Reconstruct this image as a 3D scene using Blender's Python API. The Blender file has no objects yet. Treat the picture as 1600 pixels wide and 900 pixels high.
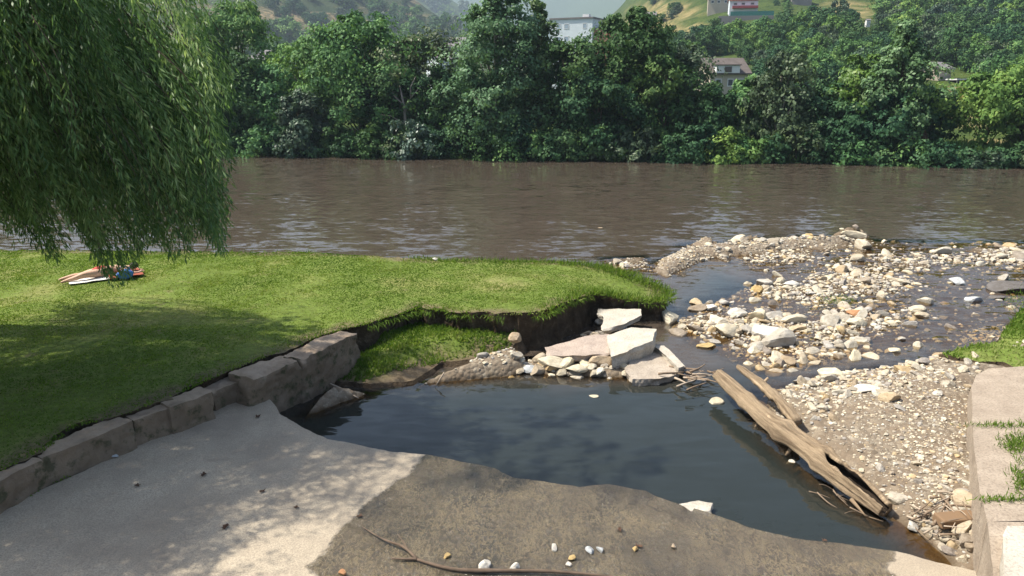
import bpy, bmesh, math, random
import numpy as np
from mathutils import Vector, Matrix
from mathutils.geometry import delaunay_2d_cdt

R = math.radians
rng = np.random.default_rng(7)
random.seed(7)
scene = bpy.context.scene
COL = scene.collection

# ------------------------------------------------------------------ camera, sky, sun, exposure
F = 1164.0
PITCH = R(15.4)
CZ = 5.7
cam_d = bpy.data.cameras.new('camera')
cam = bpy.data.objects.new('camera', cam_d)
COL.objects.link(cam)
cam.location = (0, 0, CZ)
cam.rotation_euler = (math.pi / 2 - PITCH, 0, 0)
cam_d.sensor_width = 36
cam_d.lens = 36 * F / 1600
cam_d.clip_start = 0.1
cam_d.clip_end = 20000
scene.camera = cam

SUN_DIR = Vector((-0.97, 0.08, 0))          # horizontal direction towards the sun
SUN_EL = R(57)
SUN_DIR.normalize()
to_sun = Vector((SUN_DIR.x * math.cos(SUN_EL), SUN_DIR.y * math.cos(SUN_EL), math.sin(SUN_EL)))
world = bpy.data.worlds.new('World')
scene.world = world
world.use_nodes = True
wn = world.node_tree
sky = wn.nodes.new('ShaderNodeTexSky')
sky.sky_type = 'NISHITA'
sky.sun_disc = False
sky.sun_elevation = SUN_EL
sky.sun_rotation = math.atan2(SUN_DIR.x, SUN_DIR.y)
sky.air_density = 1.0
sky.dust_density = 2.5
bg = wn.nodes['Background']
bg.inputs[1].default_value = 0.095
wn.links.new(sky.outputs[0], bg.inputs[0])
sun_d = bpy.data.lights.new('sun', 'SUN')
sun_d.energy = 4.9
sun_d.angle = R(0.55)
sun_d.color = (1.0, 0.94, 0.82)
sun = bpy.data.objects.new('sun', sun_d)
COL.objects.link(sun)
sun.rotation_euler = to_sun.to_track_quat('Z', 'Y').to_euler()
scene.view_settings.view_transform = 'Standard'
scene.view_settings.look = 'None'
scene.view_settings.exposure = 1.1
scene.view_settings.gamma = 1
scene.cycles.use_denoising = True
scene.cycles.max_bounces = 6
scene.cycles.diffuse_bounces = 3
scene.cycles.glossy_bounces = 3
scene.cycles.transmission_bounces = 3
scene.cycles.transparent_max_bounces = 6
scene.cycles.volume_bounces = 0
scene.cycles.caustics_reflective = False
scene.cycles.caustics_refractive = False

# ------------------------------------------------------------------ projection helpers
CT, ST = math.cos(PITCH), math.sin(PITCH)
def ray(px, py):
    u = (px - 800) / F
    v = (450 - py) / F
    return np.array([u, CT + v * ST, -ST + v * CT])
def at(px, py, z=0.0):
    """where the line of sight of a photo pixel meets the level z"""
    d = ray(px, py)
    t = (z - CZ) / d[2]
    return np.array([d[0] * t, d[1] * t, z])
def at_y(px, py, Y):
    d = ray(px, py)
    t = Y / d[1]
    return np.array([d[0] * t, Y, CZ + d[2] * t])
def pix(x, y, z):
    zz = z - CZ
    w = y * CT - zz * ST
    w = np.where(np.abs(w) < 1e-3, 1e-3, w)
    up = y * ST + zz * CT
    return 800 + F * x / w, 450 - F * up / w
def W(pts, z=0.0):
    return [tuple(at(p[0], p[1], z)[:2]) for p in pts]

# ------------------------------------------------------------------ noise
def _hash(i, j, k, s):
    h = (i * 374761393 + j * 668265263 + k * 1440662683 + s * 974711) & 0xffffffff
    h = ((h ^ (h >> 13)) * 1274126177) & 0xffffffff
    h = h ^ (h >> 16)
    return (h & 0xffff) / 32767.5 - 1.0
def noise(x, y, z=0.0, seed=0):
    x = np.asarray(x, float); y = np.asarray(y, float); z = np.zeros_like(x) + z
    xi, yi, zi = np.floor(x).astype(np.int64), np.floor(y).astype(np.int64), np.floor(z).astype(np.int64)
    fx, fy, fz = x - xi, y - yi, z - zi
    fx, fy, fz = [f * f * (3 - 2 * f) for f in (fx, fy, fz)]
    r = 0
    for a in (0, 1):
        for b in (0, 1):
            for c in (0, 1):
                w = (fx if a else 1 - fx) * (fy if b else 1 - fy) * (fz if c else 1 - fz)
                r = r + w * _hash(xi + a, yi + b, zi + c, seed)
    return r
def fbm(x, y, z=0.0, o=4, seed=0):
    s, a = 0, 0.5
    for k in range(o):
        f = 2.03 ** k
        s = s + a * noise(np.asarray(x) * f + 13.1 * k, np.asarray(y) * f + 7.7 * k, np.asarray(z) * f, seed + k)
        a *= 0.5
    return s
def sstep(a, b, x):
    t = np.clip((np.asarray(x, float) - a) / (b - a), 0, 1)
    return t * t * (3 - 2 * t)
def sdist(poly, X, Y):
    """signed distance to a polygon, positive inside"""
    X = np.asarray(X, float); Y = np.asarray(Y, float)
    d = np.full(X.shape, 1e9); ins = np.zeros(X.shape, bool)
    n = len(poly)
    for i in range(n):
        ax, ay = poly[i]; bx, by = poly[(i + 1) % n]
        ex, ey = bx - ax, by - ay
        t = np.clip(((X - ax) * ex + (Y - ay) * ey) / (ex * ex + ey * ey + 1e-12), 0, 1)
        d = np.minimum(d, (X - ax - t * ex) ** 2 + (Y - ay - t * ey) ** 2)
        c = ((ay > Y) != (by > Y)) & (X < (bx - ax) * (Y - ay) / ((by - ay) if by != ay else 1e-12) + ax)
        ins ^= c
    d = np.sqrt(d)
    return np.where(ins, d, -d)

# ------------------------------------------------------------------ mesh helpers
class MB:
    def __init__(s):
        s.v = []; s.q = []; s.t = []; s.a = {}; s.n = 0; s.qm = []; s.tm = []
    def add(s, V, Q=None, T=None, mi=0, **attrs):
        V = np.asarray(V, float).reshape(-1, 3)
        if Q is not None and len(Q):
            s.q.append(np.asarray(Q) + s.n); s.qm.append(np.full(len(Q), mi))
        if T is not None and len(T):
            s.t.append(np.asarray(T) + s.n); s.tm.append(np.full(len(T), mi))
        for k, val in attrs.items():
            s.a.setdefault(k, []).append((s.n, np.broadcast_to(np.asarray(val, float), (len(V),))))
        s.v.append(V); s.n += len(V)
    def build(s, name, mats, parent=None, smooth=False):
        me = bpy.data.meshes.new(name)
        V = np.concatenate(s.v) if s.v else np.zeros((0, 3))
        q = np.concatenate(s.q) if s.q else np.zeros((0, 4), int)
        t = np.concatenate(s.t) if s.t else np.zeros((0, 3), int)
        me.vertices.add(len(V)); me.vertices.foreach_set('co', V.astype(np.float32).ravel())
        nl = q.size + t.size
        me.loops.add(nl); me.polygons.add(len(q) + len(t))
        me.loops.foreach_set('vertex_index', np.concatenate([q.ravel(), t.ravel()]).astype(np.int32))
        ls = np.concatenate([np.arange(len(q)) * 4, q.size + np.arange(len(t)) * 3]).astype(np.int32)
        me.polygons.foreach_set('loop_start', ls)
        mi = np.concatenate(s.qm + s.tm) if (s.qm or s.tm) else np.zeros(0)
        if not isinstance(mats, (list, tuple)): mats = [mats]
        for m in mats: me.materials.append(m)
        me.polygons.foreach_set('material_index', mi.astype(np.int32))
        me.polygons.foreach_set('use_smooth', np.full(len(q) + len(t), bool(smooth)))
        for k, lst in s.a.items():
            arr = np.zeros(len(V), np.float32)
            for st, val in lst: arr[st:st + len(val)] = val
            at_ = me.attributes.new(k, 'FLOAT', 'POINT'); at_.data.foreach_set('value', arr)
        me.update(calc_edges=True); me.validate()
        o = bpy.data.objects.new(name, me); COL.objects.link(o)
        if parent is not None: o.parent = parent
        return o
def tag(o, label=None, cat=None, group=None, kind=None):
    if label: o['label'] = label
    if cat: o['category'] = cat
    if group: o['group'] = group
    if kind: o['kind'] = kind
    return o
def empty(name, loc=(0, 0, 0), rz=0):
    o = bpy.data.objects.new(name, None); COL.objects.link(o)
    o.location = loc; o.rotation_euler = (0, 0, rz); o.empty_display_size = 0.2
    return o
def copy_tree(o, parent=None):
    c = o.copy(); COL.objects.link(c)
    if parent is not None: c.parent = parent
    for ch in list(o.children): copy_tree(ch, c)
    return c
def unit(v):
    v = np.asarray(v, float)
    return v / (np.linalg.norm(v, axis=-1, keepdims=True) + 1e-9)
def tube(mb, P, rad, seg=8, cap=True, wob=0.0, mi=0, seed=0, **attrs):
    P = np.asarray(P, float); n = len(P); rad = np.broadcast_to(np.asarray(rad, float), (n,))
    T = unit(np.gradient(P, axis=0))
    ref = np.array([0, 0, 1.0]) if abs(T[0][2]) < 0.9 else np.array([1.0, 0, 0])
    A = unit(np.cross(T, ref)); B = np.cross(T, A)
    ang = np.linspace(0, 2 * math.pi, seg, endpoint=False)
    rr = rad[:, None] * np.ones((n, seg))
    if wob:
        ii, jj = np.meshgrid(np.arange(n), ang, indexing='ij')
        rr = rr * (1 + wob * noise(np.cos(jj) * 1.6 + 5, np.sin(jj) * 1.6 + ii * 0.45, ii * 0.3, seed))
    V = P[:, None, :] + rr[..., None] * (np.cos(ang)[None, :, None] * A[:, None, :] + np.sin(ang)[None, :, None] * B[:, None, :])
    V = V.reshape(-1, 3)
    Q = [(i * seg + j, i * seg + (j + 1) % seg, (i + 1) * seg + (j + 1) % seg, (i + 1) * seg + j) for i in range(n - 1) for j in range(seg)]
    Tt = []
    if cap:
        V = np.vstack([V, P[0], P[-1]])
        c0, c1 = n * seg, n * seg + 1
        Tt = [(c0, (j + 1) % seg, j) for j in range(seg)] + [(c1, (n - 1) * seg + j, (n - 1) * seg + (j + 1) % seg) for j in range(seg)]
    mb.add(V, Q, Tt if Tt else None, mi=mi, **attrs)
def box(mb, lo, hi, mi=0):
    x0, y0, z0 = lo; x1, y1, z1 = hi
    V = [(x0, y0, z0), (x1, y0, z0), (x1, y1, z0), (x0, y1, z0), (x0, y0, z1), (x1, y0, z1), (x1, y1, z1), (x0, y1, z1)]
    mb.add(V, [(0, 3, 2, 1), (4, 5, 6, 7), (0, 1, 5, 4), (1, 2, 6, 5), (2, 3, 7, 6), (3, 0, 4, 7)], mi=mi)
def grid(xs, ys, zf):
    X, Y = np.meshgrid(xs, ys)
    Z = zf(X, Y)
    V = np.stack([X, Y, Z], -1).reshape(-1, 3)
    nx, ny = len(xs), len(ys)
    I = (np.arange(ny - 1)[:, None] * nx + np.arange(nx - 1)[None, :]).ravel()
    return V, np.stack([I, I + 1, I + nx + 1, I + nx], -1)
def densify(poly, step, rag=0.0, seed=0):
    out = []
    n = len(poly)
    for i in range(n):
        a = np.array(poly[i]); b = np.array(poly[(i + 1) % n]); L = np.linalg.norm(b - a)
        k = max(1, int(L / step))
        for j in range(k): out.append(a + (b - a) * j / k)
    out = np.array(out)
    if rag:
        out[:, 0] += rag * fbm(out[:, 0] * 1.9, out[:, 1] * 1.9, 0.3, 4, seed)*1.6
        out[:, 1] += rag * fbm(out[:, 0] * 1.9 + 40, out[:, 1] * 1.9, 0.3, 4, seed + 9)*1.6
        hf = rag * .75 * fbm(out[:, 0] * 6.1, out[:, 1] * 6.1, 0.7, 3, seed + 2); out[:, 0] += hf * .6; out[:, 1] += hf
    return out
def sheet(mb, poly, step, zf, edge_step=None, rag=0.0, skirt=None, seed=0, zoff=None):
    """filled polygon as a fine sheet with an irregular skirt hanging from its rim"""
    out = densify(poly, edge_step or step, rag, seed)
    x0, y0 = out.min(0); x1, y1 = out.max(0)
    xs = np.arange(x0, x1, step); ys = np.arange(y0, y1, step)
    X, Y = np.meshgrid(xs, ys)
    r = np.random.default_rng(seed + 3)
    X = X + r.uniform(-.3, .3, X.shape) * step; Y = Y + r.uniform(-.3, .3, Y.shape) * step
    X = X.ravel(); Y = Y.ravel()
    k = sdist([tuple(p) for p in out[::max(1, len(out) // 500)]], X, Y) > step * 0.55
    pts = [Vector(p) for p in out] + [Vector(p) for p in np.stack([X[k], Y[k]], -1)]
    n = len(out)
    vc, _, fc, ov, _, _ = delaunay_2d_cdt(pts, [(i, (i + 1) % n) for i in range(n)], [], 1, 1e-5)
    P = np.array([(v.x, v.y) for v in vc])
    T = np.array([f for f in fc if len(f) == 3])
    a, b, c = P[T[:, 0]], P[T[:, 1]], P[T[:, 2]]
    cr = (b[:, 0] - a[:, 0]) * (c[:, 1] - a[:, 1]) - (b[:, 1] - a[:, 1]) * (c[:, 0] - a[:, 0])
    T[cr < 0] = T[cr < 0][:, ::-1]
    Z = zf(P[:, 0], P[:, 1])
    V = np.column_stack([P, Z])
    mb.add(V, None, T)
    if skirt:
        depth, rings, bulge = skirt
        E = np.concatenate([T[:, [0, 1]], T[:, [1, 2]], T[:, [2, 0]]])
        key = np.sort(E, 1); u, inv, cnt = np.unique(key, axis=0, return_inverse=True, return_counts=True)
        E = E[cnt[inv.ravel()] == 1]
        nxt = dict(map(tuple, E)); start = E[0][0]; loop = [start]
        while True:
            w = nxt.get(loop[-1])
            if w is None or w == start or len(loop) > len(E) + 5: break
            loop.append(w)
        loop = np.array(loop); B = V[loop]
        tg = np.roll(B, -1, 0) - np.roll(B, 1, 0)
        nrm = unit(np.column_stack([tg[:, 1], -tg[:, 0], np.zeros(len(B))]))
        rows = [B]
        for q in range(1, rings + 1):
            f = q / rings
            z = B[:, 2] * (1 - f) + depth * f
            off = bulge(f) + 0.17 * fbm(B[:, 0] * 2.6, B[:, 1] * 2.6, z * 3.2 + 3, 4, seed + 5) * (1 if f < 1 else .3) * min(1, abs(rag) * 12 + .15)
            rows.append(np.column_stack([B[:, 0] + nrm[:, 0] * off, B[:, 1] + nrm[:, 1] * off, z]))
        m = len(B); VV = np.concatenate(rows)
        Q = []
        for q in range(rings):
            for j in range(m):
                Q.append((q * m + (j + 1) % m, q * m + j, (q + 1) * m + j, (q + 1) * m + (j + 1) % m))
        mb.add(VV, Q, None, mi=1)
    return V, T

# ------------------------------------------------------------------ materials
class NG:
    def __init__(s, name):
        s.m = bpy.data.materials.new(name); s.m.use_nodes = True
        s.t = s.m.node_tree; s.t.nodes.clear()
        s.out = s.t.nodes.new('ShaderNodeOutputMaterial')
    def n(s, typ, props=None, **inp):
        nd = s.t.nodes.new('ShaderNode' + typ)
        for k, v in (props or {}).items(): setattr(nd, k, v)
        for k, v in inp.items():
            key = int(k[1:]) if k[0] == 'i' and k[1:].isdigit() else k.replace('_', ' ')
            sk = nd.inputs[key]
            if isinstance(v, bpy.types.NodeSocket): s.t.links.new(v, sk)
            else: sk.default_value = v
        return nd
    def attr(s, name): return s.n('Attribute', {'attribute_name': name}).outputs['Fac']
    def obj(s): return s.n('TexCoord').outputs['Object']
    def pos(s): return s.n('NewGeometry').outputs['Position']
    def noise(s, vec, scale, detail=4, rough=0.55, dist=0.0):
        return s.n('TexNoise', None, Vector=vec, Scale=scale, Detail=detail, Roughness=rough, Distortion=dist).outputs['Fac']
    def ramp(s, fac, stops, interp='LINEAR'):
        nd = s.n('ValToRGB', None, Fac=fac); cr = nd.color_ramp; cr.interpolation = interp
        while len(cr.elements) < len(stops): cr.elements.new(0.5)
        for e, (p, c) in zip(cr.elements, stops):
            e.position = p; e.color = (c[0], c[1], c[2], 1) if not isinstance(c, (int, float)) else (c, c, c, 1)
        return nd.outputs['Color']
    def mix(s, f, a, b, mode='MIX'):
        nd = s.n('Mix', {'data_type': 'RGBA', 'blend_type': mode})
        for k, v in ((0, f), (6, a), (7, b)):
            if isinstance(v, bpy.types.NodeSocket): s.t.links.new(v, nd.inputs[k])
            elif isinstance(v, (int, float)) and k == 0: nd.inputs[0].default_value = v
            else: nd.inputs[k].default_value = (*v[:3], 1)
        return nd.outputs[2]
    def math(s, op, a, b=0.0, c=0.0):
        return s.n('Math', {'operation': op}, i0=a, i1=b, i2=c).outputs[0]
    def scale(s, vec, xyz):
        return s.n('Mapping', None, Vector=vec, Scale=xyz).outputs[0]
    def bump(s, h, strength=0.5, dist=0.02, normal=None):
        nd = s.n('Bump', None, Height=h, Strength=strength, Distance=dist)
        if normal is not None: s.t.links.new(normal, nd.inputs['Normal'])
        return nd.outputs[0]
    def bsdf(s, col, rough=0.8, normal=None, spec=0.3):
        nd = s.n('BsdfPrincipled')
        for k, v in (('Base Color', col), ('Roughness', rough), ('Specular IOR Level', spec)):
            if isinstance(v, bpy.types.NodeSocket): s.t.links.new(v, nd.inputs[k])
            elif k == 'Base Color': nd.inputs[k].default_value = (*v[:3], 1)
            else: nd.inputs[k].default_value = v
        if normal is not None: s.t.links.new(normal, nd.inputs['Normal'])
        return nd.outputs[0]
    def done(s, sh):
        s.t.links.new(sh, s.out.inputs['Surface']); return s.m

def leaf_mat(name, c_dark, c_mid, c_light, trans=0.3, gloss=0.25, rough=0.5):
    g = NG(name)
    t = g.attr('tint')
    col = g.ramp(t, [(0.0, c_dark), (0.5, c_mid), (1.0, c_light)])
    if 'grass' not in name and 'willow' not in name:      # every tree has its own green
        col = g.mix(1.0, col, g.ramp(g.n('ObjectInfo').outputs['Random'], [(0.0, (0.72, 0.86, 1.0)), (0.5, (1.0, 1.0, 0.95)), (1.0, (1.20, 1.08, 0.78))]), 'MULTIPLY')
    p = g.bsdf(col, rough, spec=gloss)
    tc = g.mix(1.0, col, (1.0, 1.0, 0.55), 'MULTIPLY')
    tr = g.n('BsdfTranslucent', None, Color=tc).outputs[0]
    return g.done(g.n('MixShader', None, i0=trans, i1=p, i2=tr).outputs[0])
def plain(name, col, rough=0.8, var=0.15, sc=3.0, spec=0.2, bump=0.0):
    g = NG(name); o = g.obj()
    n = g.noise(o, sc, 5, 0.6)
    c = g.mix(g.ramp(n, [(0.3, 0.0), (0.7, 1.0)]), [x * (1 - var) for x in col], [min(1, x * (1 + var)) for x in col])
    nm = g.bump(g.noise(o, sc * 6, 4), bump, 0.02) if bump else None
    return g.done(g.bsdf(c, rough, nm, spec))

def mat_concrete():
    g = NG('ramp_concrete'); p = g.pos()
    wet = g.attr('wet')
    n1 = g.noise(p, 0.9, 6, 0.62); n2 = g.noise(p, 55, 3, 0.7); n3 = g.noise(p, 7, 5, 0.6); n4 = g.noise(p, 3.2, 6, 0.7, 1.5)
    dry = g.ramp(n1, [(0.30, (0.28, 0.226, 0.164)), (0.55, (0.41, 0.34, 0.248)), (0.75, (0.48, 0.405, 0.30))])
    dry = g.mix(g.ramp(n2, [(0.38, 0.75), (0.58, 0.0)]), dry, (0.20, 0.165, 0.125))
    dry = g.mix(g.ramp(n4, [(0.55, 0.0), (0.70, 0.6)]), dry, (0.235, 0.19, 0.14))
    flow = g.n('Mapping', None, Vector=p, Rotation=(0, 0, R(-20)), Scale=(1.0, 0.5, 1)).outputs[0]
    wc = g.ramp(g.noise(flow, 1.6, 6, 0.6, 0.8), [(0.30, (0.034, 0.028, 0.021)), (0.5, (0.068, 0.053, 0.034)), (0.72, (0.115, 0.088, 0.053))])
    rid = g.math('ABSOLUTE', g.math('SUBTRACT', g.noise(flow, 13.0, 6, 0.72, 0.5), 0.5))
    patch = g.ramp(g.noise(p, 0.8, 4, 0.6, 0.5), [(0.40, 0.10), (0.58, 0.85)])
    wc = g.mix(g.math('MULTIPLY', g.ramp(rid, [(0.0, 1.0), (0.045, 0.0)]), patch), wc, (0.20, 0.155, 0.088))  # pale crinkled lines: caustic-like light painted into the wet colour
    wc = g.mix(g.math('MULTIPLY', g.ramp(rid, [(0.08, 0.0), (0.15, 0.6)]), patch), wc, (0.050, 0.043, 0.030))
    wc = g.mix(g.ramp(n2, [(0.56, 0.0), (0.70, 0.3)]), wc, (0.22, 0.18, 0.12))
    edge = g.math('ADD', wet, g.math('MULTIPLY', g.math('SUBTRACT', g.noise(p, 5, 6, 0.7), 0.5), 0.55))
    m = g.ramp(edge, [(0.44, 0.0), (0.50, 0.75), (0.60, 1.0)])
    ck = g.n('TexVoronoi', {'feature': 'DISTANCE_TO_EDGE'}, Vector=g.n('VectorMath', {'operation': 'ADD'}, i0=p, i1=g.n('VectorMath', {'operation': 'SCALE'}, i0=g.n('TexNoise', None, Vector=p, Scale=2.6, Detail=6.0).outputs['Color'], Scale=0.55).outputs[0]).outputs[0], Scale=0.38).outputs['Distance']
    crack = g.math('MULTIPLY', g.ramp(ck, [(0.0, 1.0), (0.007, 0.0)]), g.math('MULTIPLY', m, g.ramp(g.noise(p, 0.6, 2), [(0.46, 0.0), (0.56, 0.8)])))
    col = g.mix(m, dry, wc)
    col = g.mix(crack, col, (0.035, 0.028, 0.020))
    rough = g.ramp(m, [(0.0, 0.9), (1.0, 0.11)])
    wv = g.noise(g.scale(p, (1.0, 0.45, 1.0)), 26, 4, 0.6, 1.2)
    h = g.math('ADD', g.math('MULTIPLY', n2, 0.35), g.math('MULTIPLY', n3, 0.5))
    h = g.math('ADD', h, g.math('MULTIPLY', g.math('ADD', wv, g.math('MULTIPLY', rid, -1.5)), g.math('MULTIPLY', m, 1.6)))
    return g.done(g.bsdf(col, rough, g.bump(h, 0.8, 0.022), 0.8))

def mat_rock(name, stops, sc=1.0, bump=0.5, streak=False):
    g = NG(name); o = g.obj(); info = g.n('ObjectInfo').outputs['Random']
    c = g.ramp(info, stops, 'LINEAR')
    n = g.noise(o, 2.2 * sc, 6, 0.65); n2 = g.noise(o, 14 * sc, 4, 0.7)
    c = g.mix(g.ramp(n, [(0.35, 0.55), (0.6, 0.0)]), c, g.mix(1.0, c, (0.52, 0.46, 0.38), 'MULTIPLY'))
    c = g.mix(g.ramp(n2, [(0.56, 0.0), (0.75, 0.5)]), c, g.mix(1.0, c, (0.6, 0.58, 0.52), 'MULTIPLY'))
    return g.done(g.bsdf(c, 0.82, g.bump(g.math('ADD', n, g.math('MULTIPLY', n2, 0.4)), bump, 0.08), 0.25))

STONE_STOPS = [(0.0, (0.407, 0.339, 0.249)), (0.16, (0.542, 0.475, 0.362)), (0.32, (0.35, 0.328, 0.294)), (0.48, (0.61, 0.542, 0.395)), (0.6, (0.226, 0.192, 0.164)), (0.7, (0.429, 0.407, 0.373)), (0.8, (0.486, 0.362, 0.203)), (0.9, (0.271, 0.22, 0.169)), (1.0, (0.62, 0.588, 0.486))]
def mat_gravel():
    g = NG('loose_gravel'); t = g.attr('tint')
    c = g.ramp(t, STONE_STOPS)
    n = g.noise(g.pos(), 22, 4, 0.65)
    c = g.mix(g.ramp(n, [(0.35, 0.5), (0.6, 0.0)]), c, g.mix(1.0, c, (0.55, 0.5, 0.42), 'MULTIPLY'))
    return g.done(g.bsdf(c, 0.85, g.bump(n, 0.3, 0.02), 0.25))

def mat_bed():
    g = NG('riverbed_gravel'); p = g.pos()
    w = g.attr('under')          # 1 under water
    v = g.n('TexVoronoi', {'feature': 'F1'}, Vector=p, Scale=11.0).outputs
    cell = g.n('SeparateColor', None, Color=v['Color']).outputs[0]
    c = g.ramp(cell, [(0.0, (0.12, 0.095, 0.068)), (0.35, (0.23, 0.19, 0.142)), (0.6, (0.175, 0.142, 0.105)), (0.85, (0.31, 0.265, 0.20)), (1.0, (0.42, 0.375, 0.30))])
    n = g.noise(p, 1.6, 6, 0.65)
    c = g.mix(g.ramp(n, [(0.40, 0.85), (0.62, 0.15)]), c, (0.185, 0.138, 0.095))
    fine = g.noise(p, 48, 3, 0.7)
    c = g.mix(g.ramp(fine, [(0.36, 0.5), (0.55, 0.0)]), c, (0.11, 0.088, 0.065))
    wetc = g.mix(1.0, c, (0.42, 0.36, 0.27), 'MULTIPLY')
    c = g.mix(w, c, wetc)
    h = g.math('ADD', g.math('MULTIPLY', v['Distance'], -1.0), g.math('MULTIPLY', fine, 0.4))
    return g.done(g.bsdf(c, 0.9, g.bump(h, 0.7, 0.05), 0.2))

def mat_soil():
    g = NG('bank_soil'); p = g.pos()
    n = g.noise(p, 3.0, 7, 0.7); n2 = g.noise(p, 17, 5, 0.7)
    c = g.ramp(n, [(0.3, (0.034, 0.024, 0.015)), (0.52, (0.080, 0.058, 0.038)), (0.72, (0.165, 0.125, 0.085))])
    c = g.mix(g.ramp(n2, [(0.60, 0.0), (0.72, 0.7)]), c, (0.20, 0.165, 0.12))
    return g.done(g.bsdf(c, 0.95, g.bump(g.math('ADD', n, n2), 1.0, 0.08), 0.1))
def mat_turf():
    g = NG('turf_ground'); p = g.pos()
    n = g.noise(p, 0.55, 6, 0.6); n2 = g.noise(p, 8, 5, 0.7)
    c = g.ramp(n, [(0.30, (0.10, 0.145, 0.025)), (0.5, (0.135, 0.185, 0.038)), (0.66, (0.20, 0.21, 0.068)), (0.8, (0.28, 0.24, 0.115))])
    c = g.mix(g.ramp(n2, [(0.35, 0.6), (0.6, 0.0)]), c, (0.055, 0.065, 0.016))
    c = g.mix(g.ramp(g.noise(p, 1.3, 6, 0.7), [(0.60, 0.0), (0.70, 0.7)]), c, (0.20, 0.16, 0.09))
    c = g.mix(g.attr('bare'), c, g.ramp(n2, [(0.3, (0.075, 0.055, 0.034)), (0.7, (0.19, 0.145, 0.095))]))
    return g.done(g.bsdf(c, 0.95, g.bump(n2, 0.8, 0.05), 0.1))
def mat_stonework():
    g = NG('weathered_kerb_stone'); p = g.pos(); info = g.n('ObjectInfo').outputs['Random']
    n = g.noise(p, 2.4, 7, 0.66); n2 = g.noise(p, 24, 4, 0.7)
    c = g.ramp(n, [(0.28, (0.19, 0.138, 0.098)), (0.5, (0.34, 0.255, 0.182)), (0.72, (0.45, 0.35, 0.262))])
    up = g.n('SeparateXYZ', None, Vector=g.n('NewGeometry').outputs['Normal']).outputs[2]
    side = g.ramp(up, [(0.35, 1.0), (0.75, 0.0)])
    face_tone = g.math('MULTIPLY', side, g.ramp(g.noise(p, 1.7, 6, 0.7), [(0.30, 1.0), (0.66, 0.45)]))
    c = g.mix(face_tone, c, (0.135, 0.098, 0.066))      # upright faces patchily darker than the tops
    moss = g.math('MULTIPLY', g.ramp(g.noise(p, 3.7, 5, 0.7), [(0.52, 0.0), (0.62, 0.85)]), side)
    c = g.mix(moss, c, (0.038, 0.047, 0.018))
    c = g.mix(g.math('MULTIPLY', info, 0.22), c, (0.22, 0.18, 0.13))
    return g.done(g.bsdf(c, 0.9, g.bump(g.math('ADD', n, g.math('MULTIPLY', n2, 0.5)), 0.8, 0.05), 0.2))
def mat_slab(name, a, b, dark):
    g = NG(name); o = g.obj()
    n = g.noise(o, 2.5, 6, 0.65); n2 = g.noise(o, 30, 3, 0.7)
    c = g.ramp(n, [(0.3, a), (0.7, b)])
    c = g.mix(g.ramp(n2, [(0.36, 0.6), (0.52, 0.0)]), c, dark)
    return g.done(g.bsdf(c, 0.9, g.bump(g.math('ADD', n, n2), 0.6, 0.03), 0.2))
def mat_wood(name, light, dark, axis_scale=(14, 14, 1.1), sc=1.0):
    g = NG(name)
    u = g.attr('along'); r = g.attr('around')
    vec = g.n('CombineXYZ', None, i0=g.math('MULTIPLY', r, 9.0), i1=g.math('MULTIPLY', u, 1.3), i2=0.0).outputs[0]
    n = g.noise(vec, 2.2 * sc, 7, 0.7, 0.4); n2 = g.noise(g.n('CombineXYZ', None, i0=g.math('MULTIPLY', r, 2.0), i1=g.math('MULTIPLY', u, 0.9), i2=3.0).outputs[0], 1.6, 5, 0.65); n3 = g.noise(vec, 7 * sc, 4, 0.7)
    c = g.ramp(n, [(0.30, dark), (0.5, light), (0.75, [min(1, x * 1.18) for x in light])])
    c = g.mix(g.ramp(n2, [(0.34, 0.75), (0.56, 0.0)]), c, [x * 0.75 for x in dark])
    c = g.mix(g.ramp(n3, [(0.33, 0.8), (0.42, 0.0)]), c, [x * 0.4 for x in dark])
    return g.done(g.bsdf(c, 0.85, g.bump(g.math('ADD', n, n3), 0.8, 0.04), 0.2))

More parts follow.
